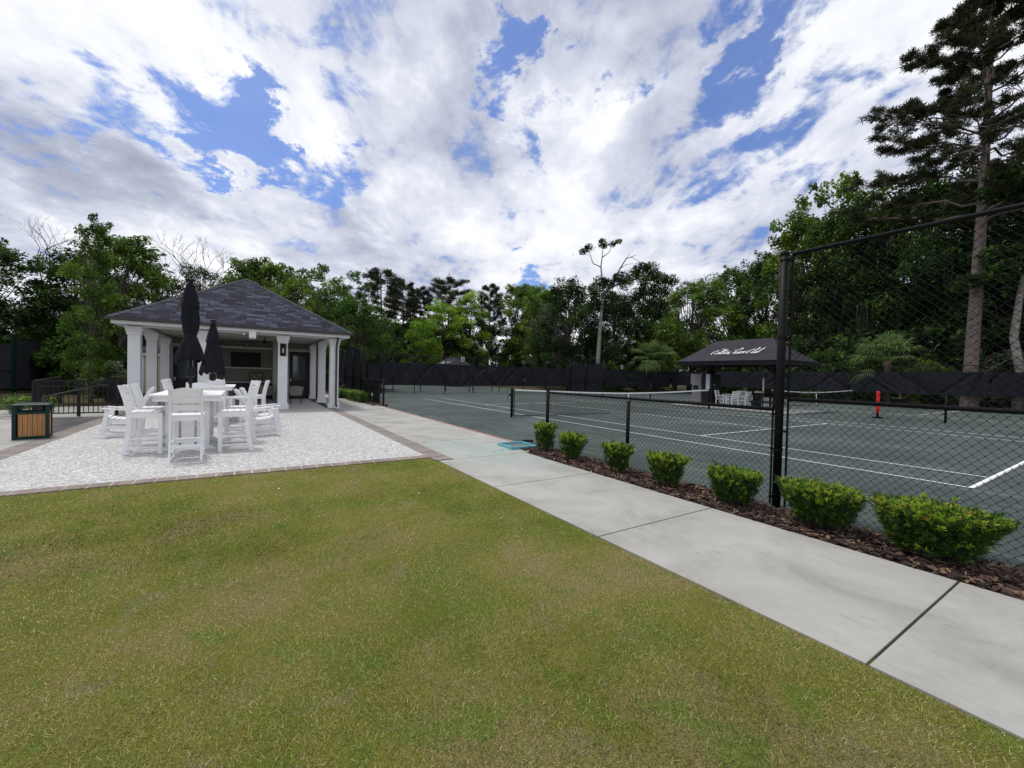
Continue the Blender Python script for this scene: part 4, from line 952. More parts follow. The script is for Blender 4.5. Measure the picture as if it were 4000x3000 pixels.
# ================================================================ NETS
def tennis_net(x, y, label, far=False):
    t = thing('tennis_net', label, 'net', (x, y, 0)); Y = 6.4
    def top(v): return .914+(1.07-.914)*abs(v/Y)**1.6
    for s in (-1, 1):
        m = MB(); m.lathe([(.05, 0), (.05, 1.09), (.03, 1.12)], (0, s*Y, 0), 12); m.build('net_post', 'vinyl', t, True)
    m = MB(); m.box(-.12, -.03, -Y-.06, -Y+.03, .80, .88); m.tube([(-.09, -Y, .84), (-.16, -Y-.1, .80), (-.15, -Y-.1, .68)], .012, 6); m.build('winch', 'vinyl', t)
    m = MB(); n = 40
    for i in range(n):
        a = -Y+.12+(2*Y-.24)*i/n; b = -Y+.12+(2*Y-.24)*(i+1)/n
        m.hexa([(-.012, a, top(a)-.055), (.012, a, top(a)-.055), (.012, b, top(b)-.055), (-.012, b, top(b)-.055), (-.012, a, top(a)), (.012, a, top(a)), (.012, b, top(b)), (-.012, b, top(b))])
    m.build('headband', 'line', t)
    m = MB(); sp = .05 if not far else .09; r_ = .0016 if not far else .003; v = -Y+.12
    while v < Y-.12: m.box(-r_, r_, v-r_, v+r_, .04+.04*math.sin(v*1.1)**2, top(v)-.056); v += sp
    z = .04
    while z < 1.0:
        n = 24
        for i in range(n):
            a = -Y+.12+(2*Y-.24)*i/n; b = -Y+.12+(2*Y-.24)*(i+1)/n
            za = min(z, 2)*top(a)/1.0; zb = z*top(b)/1.0
            m.bar((.003, a, za), (.003, b, zb), r_*2, r_*2)
        z += sp
    m.build('netting', 'net', t)
    m = MB(); m.box(-.014, .014, -.028, .028, 0, top(0)-.056); m.build('centre_strap', 'line', t)
    m = MB(); m.bar((0, -Y+.1, .05), (0, -Y+.1, 1.05), .02, .035, (0, 1, 0)); m.bar((0, -Y+.1, .03), (.03, -1.2, .012), .02, .02); m.build('side_band', 'net', t)
    return t
tennis_net(0, 0, 'tennis net across the near court, its left post close to the path')
tennis_net(0, 19.3, 'tennis net across the far court beyond the shade shelter', True)
# ================================================================ SHADE SHELTER
GLY = {  # script strokes, x-height 1, unslanted
 'C': ([[(2.0, 2.3), (2.1, 2.6), (1.7, 2.75), (1.1, 2.3), (.5, 1.3), (.35, .5), (.7, .0), (1.3, .1), (1.8, .6)], [(1.3, 1.5), (.9, 1.9), (.4, 1.7), (.2, 1.2), (.3, .8)]], 1.9),
 'R': ([[(1.1, 2.5), (1.0, 1.2), (.8, .3), (.3, -.1), (-.3, -.1), (-.7, .1)], [(-.2, 1.6), (.0, 2.3), (.8, 2.75), (1.7, 2.6), (1.8, 2.0), (1.3, 1.5), (.95, 1.4), (1.3, .8), (1.6, .1), (2.0, -.1), (2.4, .3)]], 2.1),
 'o': ([[(.6, 1), (.2, .8), (.1, .3), (.35, 0), (.7, .2), (.8, .7), (.6, 1), (.9, .85)]], .85),
 'l': ([[(0, .3), (.45, 1.5), (.5, 2.3), (.35, 2.4), (.25, 1.6), (.25, .3), (.45, 0), (.7, .3)]], .6),
 'e': ([[(.1, .4), (.5, .6), (.6, .9), (.4, 1), (.15, .6), (.2, .15), (.45, 0), (.8, .35)]], .7),
 't': ([[(.3, 1.8), (.25, .3), (.4, 0), (.65, .3)], [(.0, 1.15), (.6, 1.2)]], .6),
 'n': ([[(.1, .9), (.15, 0)], [(.15, .6), (.4, 1), (.6, .85), (.6, .2), (.75, 0), (1.0, .3)]], .95),
 'i': ([[(.1, .5), (.25, 1), (.25, .2), (.4, 0), (.6, .3)], [(.3, 1.4), (.33, 1.5)]], .5),
 'v': ([[(.05, .9), (.2, 1), (.25, .1), (.5, .1), (.75, .8), (.7, 1), (.95, .9)]], .8),
 'r': ([[(.05, .4), (.2, 1.1), (.4, .9), (.5, .9), (.5, .2), (.65, 0), (.85, .3)]], .75),
 'u': ([[(.1, .5), (.2, 1), (.2, .2), (.4, 0), (.65, .3), (.7, 1), (.7, .2), (.85, 0), (1.05, .3)]], .95),
 'b': ([[(0, .3), (.45, 1.5), (.5, 2.4), (.35, 2.4), (.25, 1.4), (.25, .2), (.5, 0), (.75, .3), (.7, .8), (.5, .8), (.95, .85)]], .9),
 '.': ([[(.1, 0), (.16, .08)]], .3)}
def script(text, origin, ux, uy, size, nib=.055, slant=.62):
    ux = Vector(ux); uy = Vector(uy); nrm = ux.cross(uy); o = Vector(origin); m = MB(); x = 0
    for ch in text:
        if ch == ' ': x += .35; continue
        st, adv = GLY[ch]
        for s in st:
            P = []                                   # smooth the stroke
            for i in range(len(s)-1):
                p0, p1, p2, p3 = s[max(i-1, 0)], s[i], s[i+1], s[min(i+2, len(s)-1)]
                for k in range(4):
                    t_ = k/4; P.append(tuple(.5*((2*p1[c])+(-p0[c]+p2[c])*t_+(2*p0[c]-5*p1[c]+4*p2[c]-p3[c])*t_*t_+(-p0[c]+3*p1[c]-3*p2[c]+p3[c])*t_**3) for c in (0, 1)))
            P.append(s[-1]); nv = Vector((nib, nib*.45))
            for a, b in zip(P[:-1], P[1:]):
                q = []
                for p in (a, b):
                    X_ = (x+p[0]+slant*p[1]); w3 = o+ux*(X_*size)+uy*(p[1]*size)+nrm*.006; e = ux*nv.x+uy*nv.y; q.append((w3-e, w3+e))
                m.quad(q[0][0], q[0][1], q[1][1], q[1][0])
        x += adv
    return m, x*size
def shelter(ox, oy, label, full=True):
    t = thing('shade_shelter', label, 'shelter', (ox, oy, 0))
    x0, x1, y0, y1, ze, zr, rx0, rx1 = -3.25, 3.0, -1.95, 1.95, 2.60, 4.04, -1.9, 1.5
    m = MB(); E = [Vector(p) for p in ((x0, y0, ze+.12), (x1, y0, ze+.12), (x1, y1, ze+.12), (x0, y1, ze+.12))]; A, B = Vector((rx0, 0, zr)), Vector((rx1, 0, zr))
    def sag(P, Q, S, T_, nu=14, nv=7):  # quad patch with slight sag
        def fn(u, v):
            p = P.lerp(Q, u); q = T_.lerp(S, u); r_ = p.lerp(q, v); s_ = .05*math.sin(math.pi*v)*(.6+.4*math.cos(u*6*math.pi)); return (r_.x, r_.y, r_.z-s_)
        m.grid(fn, nu, nv)
    sag(E[0], E[1], B, A); sag(E[1], E[2], B, B, 8, 7); sag(E[2], E[3], A, B); sag(E[3], E[0], A, A, 8, 7)
    cn = m.build('canopy', 'shade_top', t, True)
    m = MB()
    for a, b in ((0, 1), (1, 2), (2, 3), (3, 0)):
        p, q = E[a], E[b]; m.quad((p.x, p.y, ze-.03), (q.x, q.y, ze-.03), (q.x, q.y, ze+.12), (p.x, p.y, ze+.12))
    m.build('valance', 'canopy', cn)
    m = MB()
    for a, b in ((0, 1), (1, 2), (2, 3), (3, 0)): m.bar(E[a]-Vector((0, 0, .2)), E[b]-Vector((0, 0, .2)), .09, .12)
    m.build('eave_frame', 'black_metal', t)
    for sx in (-2.1, 1.72):
        m = MB(); m.box(sx-.09, sx+.09, -.09, .09, 0, 3.0); 
        for dx in (-.75, .75): m.bar((sx, 0, 1.95), (sx+dx, 0, 2.55), .10, .12, (0, 1, 0))
        m.bar((sx, 0, 1.95), (sx, -.8, 2.5), .1, .1); m.bar((sx, -1.9, 2.5), (sx, 1.9, 2.5), .09, .12); m.build('support_post', 'black_metal', t)
    m = MB(); m.bar((x0, 0, 2.52), (x1, 0, 2.52), .1, .12); m.build('beam', 'black_metal', t)
    # lettering lies on the front slope
    s_dir = Vector((0, 1.95, zr-ze-.12)).normalized()
    txt = 'Colleton River Club.'; _, wtot = script(txt, (0, 0, 0), (1, 0, 0), s_dir, 1.0)
    size = 2.85/(wtot+.0); o = Vector((-1.42, y0, ze+.12))+s_dir*.68
    mt, _ = script(txt, o, (1, 0, 0), s_dir*1.3, size, nib=.027)
    for i, v in enumerate(mt.v): mt.v[i] = (v[0], v[1], v[2]+.03+.045*(v[0]+1.4)/2.8*0)
    mt.build('lettering', 'line', cn)
    return t
shelter(0, 9.9, 'black fabric shade shelter with white script lettering between the two courts')
shelter(-40.7, 9.5, 'distant dark shade shelter roof beyond the back fence')
t = thing('storage_cabinet', 'tall black cabinet around the left post of the shade shelter', 'cabinet', (-2.12, 9.9, 0)); m = MB(); m.box(-.36, .36, -.42, .42, .05, 1.93); m.build('body', 'black_metal', t)
m = MB(); m.box(-.33, .33, -.44, -.421, .12, 1.88); m.box(.361, .38, -.38, .38, .12, 1.88); m.build('door', 'door_dark', t); m = MB(); m.box(.385, .40, -.3, -.27, 1.25, 1.35); m.build('handle', 'sign_white', t)
t = thing('score_sheet', 'white laminated sheet of small print hung on the black cabinet', 'sign', (-2.05, 9.44, 1.5)); m = MB(); m.box(-.13, .13, -.012, .012, -.46, .46); m.build('sheet', 'sheet', t)
m = MB()
for c in (-.095, 0, .07):
    for i in range(14): m.box(c, c+.045, -.0155, -.0125, .40-.058*i, .43-.058*i)
m.build('print', 'ink', t)
t = thing('notice_board', 'grey notice board on posts left of the black cabinet', 'board', (-2.95, 9.6, 0)); m = MB(); m.box(-.02-.38, .28, -.02, .02, 1.32, 1.98); m.box(-.3, .28, -.018, .018, .2, 1.319); m.build('panel', 'board_grey', t)
m = MB(); m.box(.29, .36, -.03, .03, 0, 2.02); m.build('post', 'board_grey', t); m = MB(); m.box(-.22, .16, -.03, -.021, .98, 1.24); m.build('window', 'door_dark', t)
t = thing('score_post', 'white score post beside the far net, right of the shelter table', 'score post', (.95, 10.1, 0)); m = MB(); m.box(-.03, .03, -.03, .03, 1.02, 1.78); m.build('tube', 'sign_white', t); m = MB(); m.box(-.02, .02, -.02, .02, .0, 1.02); m.build('pole', 'vinyl', t)
t = thing('black_bin', 'black bin standing right of the white chairs under the shelter', 'bin', (.75, 9.9, 0)); m = MB(); m.lathe([(.2, .02), (.24, .85), (.25, .9), (.1, .93)], n=14); m.build('body', 'black_metal', t)
t = thing('court_bench', 'dark bench at the right end of the shelter slab', 'bench', (1.75, 8.8, 0)); m = MB(); m.box(-.75, .9, -.25, .25, .42, .5); m.build('seat', 'door_dark', t)
for x in (-.6, .75): m = MB(); m.box(x-.06, x+.06, -.2, .2, .03, .419); m.build('leg', 'door_dark', t)
# dining set under the shelter
t = thing('dining_table', 'white slatted table under the shade shelter', 'table', (-.35, 10.0, .03)); m = MB()
for i in range(6): m.box(-.85, .85, -.45+.15*i, -.305+.15*i, .70, .73)
m.build('table_top', 'hdpe', t)
for sx in (-.6, .6): m = MB(); m.box(sx-.05, sx+.05, -.3, .3, 0, .06); m.box(sx-.04, sx+.04, -.15, .15, .061, .70); m.build('pedestal', 'hdpe', t)
def dining_chair():
    t = thing('dining_chair', '', 'chair', group='white armchairs under the shade shelter'); W = .25
    for s in (-1, 1):
        m = MB(); m.box(s*W-.025, s*W+.025, .19, .25, 0, .62); m.build('leg', 'hdpe', t)
        m = MB(); m.bar((s*W, -.22, 0), (s*W, -.2, .45), .05, .06, (0, 1, 0)); m.bar((s*W, -.2, .45), (s*W, -.31, .95), .05, .06, (0, 1, 0)); m.build('leg', 'hdpe', t)
        m = MB(); m.box(s*W-.05, s*W+.04, -.25, .27, .621, .65); m.build('arm', 'hdpe', t)
    m = MB(); m.box(-.25, .25, -.2, .24, .40, .44); m.box(-.22, .22, .2, .23, .33, .399); m.build('seat', 'hdpe', t)
    m = MB()
    for z in (.53, .66, .79, .9): m.box(-.225, .225, -.225-(z-.45)*.2-.01, -.225-(z-.45)*.2+.01, z-.04, z+.045)
    m.build('backrest', 'hdpe', t); return t
dc = dining_chair(); first = True
for x, y, rz, lab in ((-1.38, 9.85, R(-80), 'white armchair beside the black cabinet, leftmost at the shelter table'), (-.85, 10.85, R(180), 'white armchair on the far left side of the shelter table facing the path'), (.15, 10.9, R(175), 'white armchair on the far right side of the shelter table'),
                      (-.35, 9.25, R(75), 'white armchair at the near side of the shelter table'), (.12, 9.6, R(95), 'white armchair at the right end of the shelter table')):
    o = dc if first else copy_tree(dc); first = False; o.location = (x, y, .03); o.rotation_euler = (0, 0, rz); o['label'] = lab
# ================================================================ COURT NUMBER SIGNS
SEG = {'3': [[(-.5, .75), (-.1, 1.), (.35, .9), (.45, .55), (0, .1), (.45, -.25), (.45, -.75), (0, -1.), (-.5, -.8)]], '6': [[(.4, .9), (-.05, 1), (-.4, .5), (-.5, -.3), (-.3, -.9), (.1, -1), (.45, -.65), (.35, -.15), (-.05, 0), (-.4, -.25)]]}
def numsign(x, y, z, ch, label, s=.155):
    t = thing('court_number_sign', label, 'sign', (x, y, z)); m = MB(); m.box(-.01, .01, -s, s, -s*1.3, s*1.3); m.build('frame', 'sign_white', t)
    m = MB(); m.box(.011, .016, -s*.70, s*.70, -s*1.02, s*1.02); m.build('plate', 'door_dark', t)
    m = MB(); k = s*.5
    for st in SEG[ch]:
        for a, b in zip(st[:-1], st[1:]): m.bar((.019, -a[0]*-k, a[1]*k*1.15), (.019, b[0]*k, b[1]*k*1.15), .032, .004, (1, 0, 0))
    m.build('number', 'sign_white', t)
numsign(-19.2, .69, 2.92, '3', 'small white framed number 3 sign on top of the court fence')
numsign(-19.2, 20.2, 2.84, '6', 'small white framed number 6 sign on top of the fence near the palms')
# ================================================================ VEGETATION
def leaf_cloud(cent, rad, n, size, seed, flat=.75, aspect=.6, up_bias=.55, clump_t=.28):
    r = np.random.default_rng(seed); cent = np.asarray(cent, float); rad = np.asarray(rad, float)
    w_ = rad**2; idx = r.choice(len(cent), n, p=w_/w_.sum())
    d = r.normal(size=(n, 3)); d /= np.linalg.norm(d, axis=1)[:, None]
    rr = r.random(n)**.42
    off = d*rr[:, None]*rad[idx][:, None]; off[:, 2] *= flat
    off *= 1+.35*np.sin(idx*1.7)[:, None]*d[:, :1]
    c = cent[idx]+off
    nv = r.normal(size=(n, 3))*.8+d*.5; nv[:, 2] = np.abs(nv[:, 2])*.8+up_bias; nv /= np.linalg.norm(nv, axis=1)[:, None]
    a = np.cross(nv, r.normal(size=(n, 3))); a /= np.linalg.norm(a, axis=1)[:, None]; b = np.cross(nv, a)
    s = size*r.uniform(.55, 1.25, n)[:, None]
    V = np.stack([c-a*s, c+b*s*aspect, c+a*s, c-b*s*aspect*r.uniform(.3, 1, n)[:, None]], 1)
    ct = r.normal(0, clump_t*.6, len(cent))[idx]
    return V, np.clip(.45+ct+r.normal(0, .2, n), 0, 1)
def limb(mb, a, b, r0, r1, rr, n=5, wob=.08, seg=5):
    a = Vector(a); b = Vector(b); L_ = (b-a).length; pts = []; rs = []
    for i in range(seg+1):
        u = i/seg; p = a.lerp(b, u)
        if 0 < i < seg: p += Vector((rr.uniform(-1, 1), rr.uniform(-1, 1), rr.uniform(-.5, 1)))*wob*L_*.5
        pts.append(p); rs.append(r0+(r1-r0)*u)
    mb.tube(pts, rs, n, False); return pts
TREES = {}
def make_broad(key, seed, crown_mat, H=10., rad=3.2, z0=.22, nclump=60, nleaf=15000, lsize=.105, lean=0, shape='round', bark='bark', trunk_r=.2, moss=0, crad=(.55, 1.15), multi=1):
    rr = random.Random(seed); tm = MB(); cents = []; rads = []
    top = Vector((rr.uniform(-.3, .3)+lean, rr.uniform(-.3, .3), H*.86))
    main = limb(tm, (0, 0, -.1), top, trunk_r, trunk_r*.22, rr, 7, .05, 8)
    tm.lathe([(trunk_r*1.5, -.1), (trunk_r*1.12, .25), (trunk_r, .6)], n=8)
    def env(z):     # crown radius at height fraction
        u = (z-z0)/(1-z0)
        if shape == 'round': return rad*math.sqrt(max(.02, 1-(2*u-.95)**2*.96))
        if shape == 'cone': return rad*(1-u)**.7+.25
        if shape == 'vase': return rad*min(1, .35+.9*u)*math.sqrt(max(.03, 1-max(0, u-.7)**2*9))
        return rad*math.sqrt(max(.03, 1-(2*u-.8)**2*.6))
    for i in range(nclump):
        z = z0+(1-z0)*((i+.5)/nclump)**.85; a = i*2.4+rr.uniform(-.5, .5); e = env(z)
        q = e*math.sqrt(rr.uniform(.12, 1))*rr.uniform(.8, 1.12)
        c = Vector((math.cos(a)*q+lean*z, math.sin(a)*q, z*H*rr.uniform(.96, 1.03)-.25)); rd = rr.uniform(*crad)*(1 if rr.random() < .8 else .6)
        cents.append(tuple(c)); rads.append(rd)
        for _ in range(2):  # small satellites make the outline ragged
            cents.append((c.x+rr.uniform(-1, 1)*rd*1.3, c.y+rr.uniform(-1, 1)*rd*1.3, c.z+rr.uniform(-.6, .9)*rd)); rads.append(rd*rr.uniform(.3, .5))
        k = max(1, min(7, int(8*(c.z/H)*.72))); j = main[k]
        limb(tm, j, c, trunk_r*.28*(1-z*.5), .012, rr, 4, .10, 4)
    V, t = leaf_cloud(cents, rads, int(nleaf*1.45), lsize, seed)
    TREES[key] = (tm, V, t, crown_mat, bark, H, None)
    if moss:
        r = np.random.default_rng(seed+9); sel = r.choice(len(cents), moss); P = np.array(cents)[sel]+r.normal(size=(moss, 3))*np.array([.5, .5, .15])
        P[:, 2] -= np.array(rads)[sel]*.7; P[:, :2] *= .85; P[:, 2] = np.minimum(P[:, 2], H*.78)
        n = moss*9; idx = np.repeat(np.arange(moss), 9); b = P[idx]+r.normal(size=(n, 3))*np.array([.16, .16, .1]); L_ = r.uniform(.4, 1.5, n); a = r.uniform(0, 6.28, n); w_ = r.uniform(.015, .04, n)
        s = np.stack([np.cos(a), np.sin(a), 0*a], 1)*w_[:, None]; e = b-np.stack([r.normal(0, .06, n), r.normal(0, .06, n), L_], 1)
        TREES[key] = (tm, V, t, crown_mat, bark, H, (np.stack([b-s, b+s, e+s*.2, e-s*.2], 1), r.random(n)))
def needle_tufts(P, seed, size, k=14, spread=1.):
    r = np.random.default_rng(seed); n = len(P)*k; c = np.repeat(P, k, 0)
    d = r.normal(size=(n, 3)); d[:, 2] = d[:, 2]*.8+.25; d /= np.linalg.norm(d, axis=1)[:, None]
    L_ = size*r.uniform(.6, 1.1, n)[:, None]; s = np.cross(d, r.normal(size=(n, 3))); s /= np.linalg.norm(s, axis=1)[:, None]; w_ = size*.06
    return np.stack([c-s*w_*.4, c+s*w_*.4, c+d*L_+s*w_, c+d*L_-s*w_], 1), np.clip(np.repeat(r.uniform(.2, .8, len(P)), k)+r.normal(0, .15, n), 0, 1)
def make_pine(key, seed, H, z0, rad, nb, tr, tuft=.42, per=9, k=14, top=.25, bark='bark_pine', droop=0., bend=.3):
    rr = random.Random(seed); tm = MB(); pts = [Vector((bend*math.sin(u*2.2), bend*.6*math.sin(u*3+1), H*u)) for u in [i/12 for i in range(13)]]
    tm.tube([Vector((0, 0, -.2))]+pts[1:], [tr*1.25]+[tr*(1-.80*(i/12)**1.3) for i in range(1, 13)], 9, False)
    T_ = []
    for i in range(nb):
        u = z0+(1-z0)*(i/nb)**.92; z = u*H; a = i*2.399+rr.uniform(-.4, .4); q = (u-z0)/(1-z0)
        L_ = rad*((math.sqrt(max(0, 1-q*q*.9)) if H < 20 else (1-q)**.75)*(.45+.55*min(1, q*3+.5))+top*.2)*rr.uniform(.72, 1.1)
        j = pts[min(12, int(u*12))].lerp(pts[min(12, int(u*12)+1)], (u*12) % 1) if u < 1 else pts[-1]
        st = Vector((j.x, j.y, z)); d = Vector((math.cos(a), math.sin(a), 0)); rise = L_*rr.uniform(.02, .30)
        B = [st]; n = 6
        for s in range(1, n+1):
            v = s/n; B.append(st+d*L_*v+Vector((rr.uniform(-.1, .1)*L_*.5, rr.uniform(-.1, .1)*L_*.5, rise*v**1.6+rr.uniform(-.06, .06)*L_-droop*v)))
        tm.tube(B, [max(.012, tr*.26*(1-s/n*.85)*(1-q*.5)) for s in range(n+1)], 5, False)
        for s in range(2, n+1):
            for w_ in range(2 if s < 4 else 3):
                aa = a+rr.uniform(-1.3, 1.3); l2 = L_*rr.uniform(.13, .30); e = B[s]+Vector((math.cos(aa)*l2, math.sin(aa)*l2, l2*rr.uniform(-.05, .5)))
                tm.tube([B[s], (B[s]+e)/2+Vector((0, 0, -.04)), e], [.03, .02, .01], 3, False)
                for _ in range(per):
                    v = rr.uniform(.55, 1.1); p = B[s].lerp(e, v); T_.append((p.x+rr.gauss(0, .11), p.y+rr.gauss(0, .11), p.z+rr.gauss(.05, .09)))
    V, t = needle_tufts(np.array(T_), seed, tuft, k)
    TREES[key] = (tm, V, t, 'needle', bark, H, None)
def make_bare(key, seed, H, spread, r0, bark, depth=5, tufts=None):
    rr = random.Random(seed); tm = MB(); tips = []
    def grow(p, d, L_, r, lv):
        q = p+d*L_; mid = (p+q)/2+Vector((rr.uniform(-1, 1), rr.uniform(-1, 1), rr.uniform(-.3, .6)))*L_*.12
        tm.tube([p, mid, q], [r, r*.8, r*.62], 6 if lv < 2 else 4, False)
        if lv >= depth: tips.append(tuple(q)); return
        for _ in range(2 if lv < 1 else rr.choice((2, 3, 3))):
            nd = (d+Vector((rr.uniform(-1, 1), rr.uniform(-1, 1), rr.uniform(-.25, .65)))*spread).normalized(); grow(q, nd, L_*rr.uniform(.58, .82), r*.58, lv+1)
    grow(Vector((0, 0, -.1)), Vector((.03, 0, 1)), H*.38, r0, 0)
    TREES[key] = (tm, None, None, None, bark, H, None); return tips
PROTO = {}
def plant(key, name, label, x, y, h, cat='tree', group=None, rz=0., sx=1., mat_over=None):
    tm, V, t, cm, bk, H, ms = TREES[key]
    root = thing(name, label, cat, (x, y, -.05), rz, group); s = h/H; root.scale = (s*sx, s*sx, s)
    if key not in PROTO:
        o = tm.build('trunk', bk, root, True); kids = [o]
        if V is not None: kids.append(quads_mesh('crown', V, None, t, cm, root, (ms[0], ms[1], 'moss') if ms is not None else None))
        PROTO[key] = kids
    else:
        for k in PROTO[key]: c = k.copy(); COL.objects.link(c); c.parent = root
    return root
make_broad('oakA', 11, 'leaf_dark', rad=4.2, nclump=70, nleaf=20000, z0=.16, trunk_r=.3, moss=70)
make_broad('oakB', 12, 'leaf_mid', rad=3.8, nclump=64, nleaf=17000, z0=.18, trunk_r=.26, moss=40)
make_broad('maple', 13, 'leaf_mid', rad=2.5, nclump=52, nleaf=14000, z0=.12, shape='cone2', crad=(.45, .9), trunk_r=.18)
make_broad('bright', 14, 'leaf_bright', rad=2.8, nclump=44, nleaf=12000, z0=.15, crad=(.5, 1.0), trunk_r=.18)
make_broad('slim', 15, 'leaf_mid', rad=1.7, nclump=60, nleaf=17000, z0=.16, shape='cone2', crad=(.3, .62), lsize=.075, trunk_r=.11)
make_broad('grey', 16, 'leaf_grey', rad=3.4, nclump=54, nleaf=9000, z0=.25, crad=(.5, .9), lsize=.10, trunk_r=.2, moss=60)
make_broad('dark', 17, 'leaf_dark', rad=3.0, nclump=56, nleaf=16000, z0=.10, crad=(.55, 1.1), trunk_r=.22)
make_broad('open', 18, 'leaf_mid', rad=3.3, nclump=40, nleaf=9000, z0=.34, shape='vase', crad=(.45, .85), trunk_r=.17)
make_broad('shrub', 19, 'leaf_mid', H=3.5, rad=2.2, nclump=30, nleaf=6000, z0=.05, crad=(.4, .8), lsize=.12, trunk_r=.05)
make_broad('shrubg', 20, 'leaf_grey', H=3.5, rad=2.0, nclump=30, nleaf=5000, z0=.05, crad=(.4, .8), lsize=.12, trunk_r=.05)
make_pine('pineA', 31, 15, .62, 3.2, 30, .22, .42, 3, 11)
make_pine('pineB', 32, 15, .45, 2.8, 40, .22, .42, 3, 11)
make_pine('pine_big', 33, 31, .44, 7.8, 62, .42, .35, 13, 15, droop=-.6)
make_bare('bareA', 44, 6, .85, .085, 'bark', 6)
G = 'trees in the woods around the courts'
def T_(key, name, label, x, y, h, rz=0., sx=1.): plant(key, name, label, x, y, h, group=G, rz=R(rz), sx=sx)
# ---- left of the pavilion
T_('dark', 'broadleaf_tree', 'dark leafy tree at the left edge of the photo behind the green fence', -21.5, -32.3, 10.6, 20, 1.0)
T_('oakA', 'oak_tree', 'big dark oak filling the far left behind the tall green fence', -28, -37, 13.0, 70)
T_('slim', 'young_tree', 'slender light green young tree with a thin straight trunk left of the pavilion', -12.6, -20.95, 8.3, 0, .64)
T_('maple', 'broadleaf_tree', 'dense green tree right behind the slender young tree', -24.0, -22.0, 10.4, 40, 1.0)
T_('dark', 'broadleaf_tree', 'low dark tree between the green fence and the slender tree', -25.5, -28.5, 9.3, 130, 1.2)
T_('dark', 'broadleaf_tree', 'dark tree in the gap behind the slender young tree', -27, -25, 9.2, 200, 1.0)
T_('grey', 'broadleaf_tree', 'grey green mossy tree over the left slope of the pavilion roof', -28.1, -21.2, 9.6, 0, .9)
T_('grey', 'broadleaf_tree', 'grey mossy tree behind the closed umbrella top', -31.4, -18.4, 10.2, 100, 1.0)
plant('bareA', 'bare_tree', 'leafless twiggy tree crown rising over the pavilion roof', -29.0, -17.7, 12.6, group=G, sx=.9)
plant('bareA', 'bare_tree', 'leafless branches above the dark trees at the far left edge', -28.5, -28.2, 12.0, group=G, rz=2., sx=.9)
T_('maple', 'broadleaf_tree', 'green tree top showing just behind the pavilion roof peak', -33.5, -14.8, 12.2, 10, 1.0)
T_('maple', 'broadleaf_tree', 'narrow green tree top just right of the pavilion roof peak', -32, -12.9, 11.8, 80, .75)
T_('oakB', 'broadleaf_tree', 'rounded green tree over the right slope of the pavilion roof', -27.6, -11.6, 9.6, 200, .8)
T_('open', 'broadleaf_tree', 'open crowned tree with a dark visible stem right of the pavilion roof', -30.2, -8.4, 11.6, 0, .95)
T_('bright', 'broadleaf_tree', 'yellow green tree touching the open crowned tree right of the pavilion', -33.5, -7.2, 11.0, 60, .9)
T_('oakB', 'oak_tree', 'spreading mossy oak above the fence beside the pavilion eave', -25.5, -7.0, 7.9, 120, 1.15)
T_('oakA', 'oak_tree', 'dark mossy oak behind the tall hedge fence by the pavilion', -30, -5.2, 7.4, 30, .9)
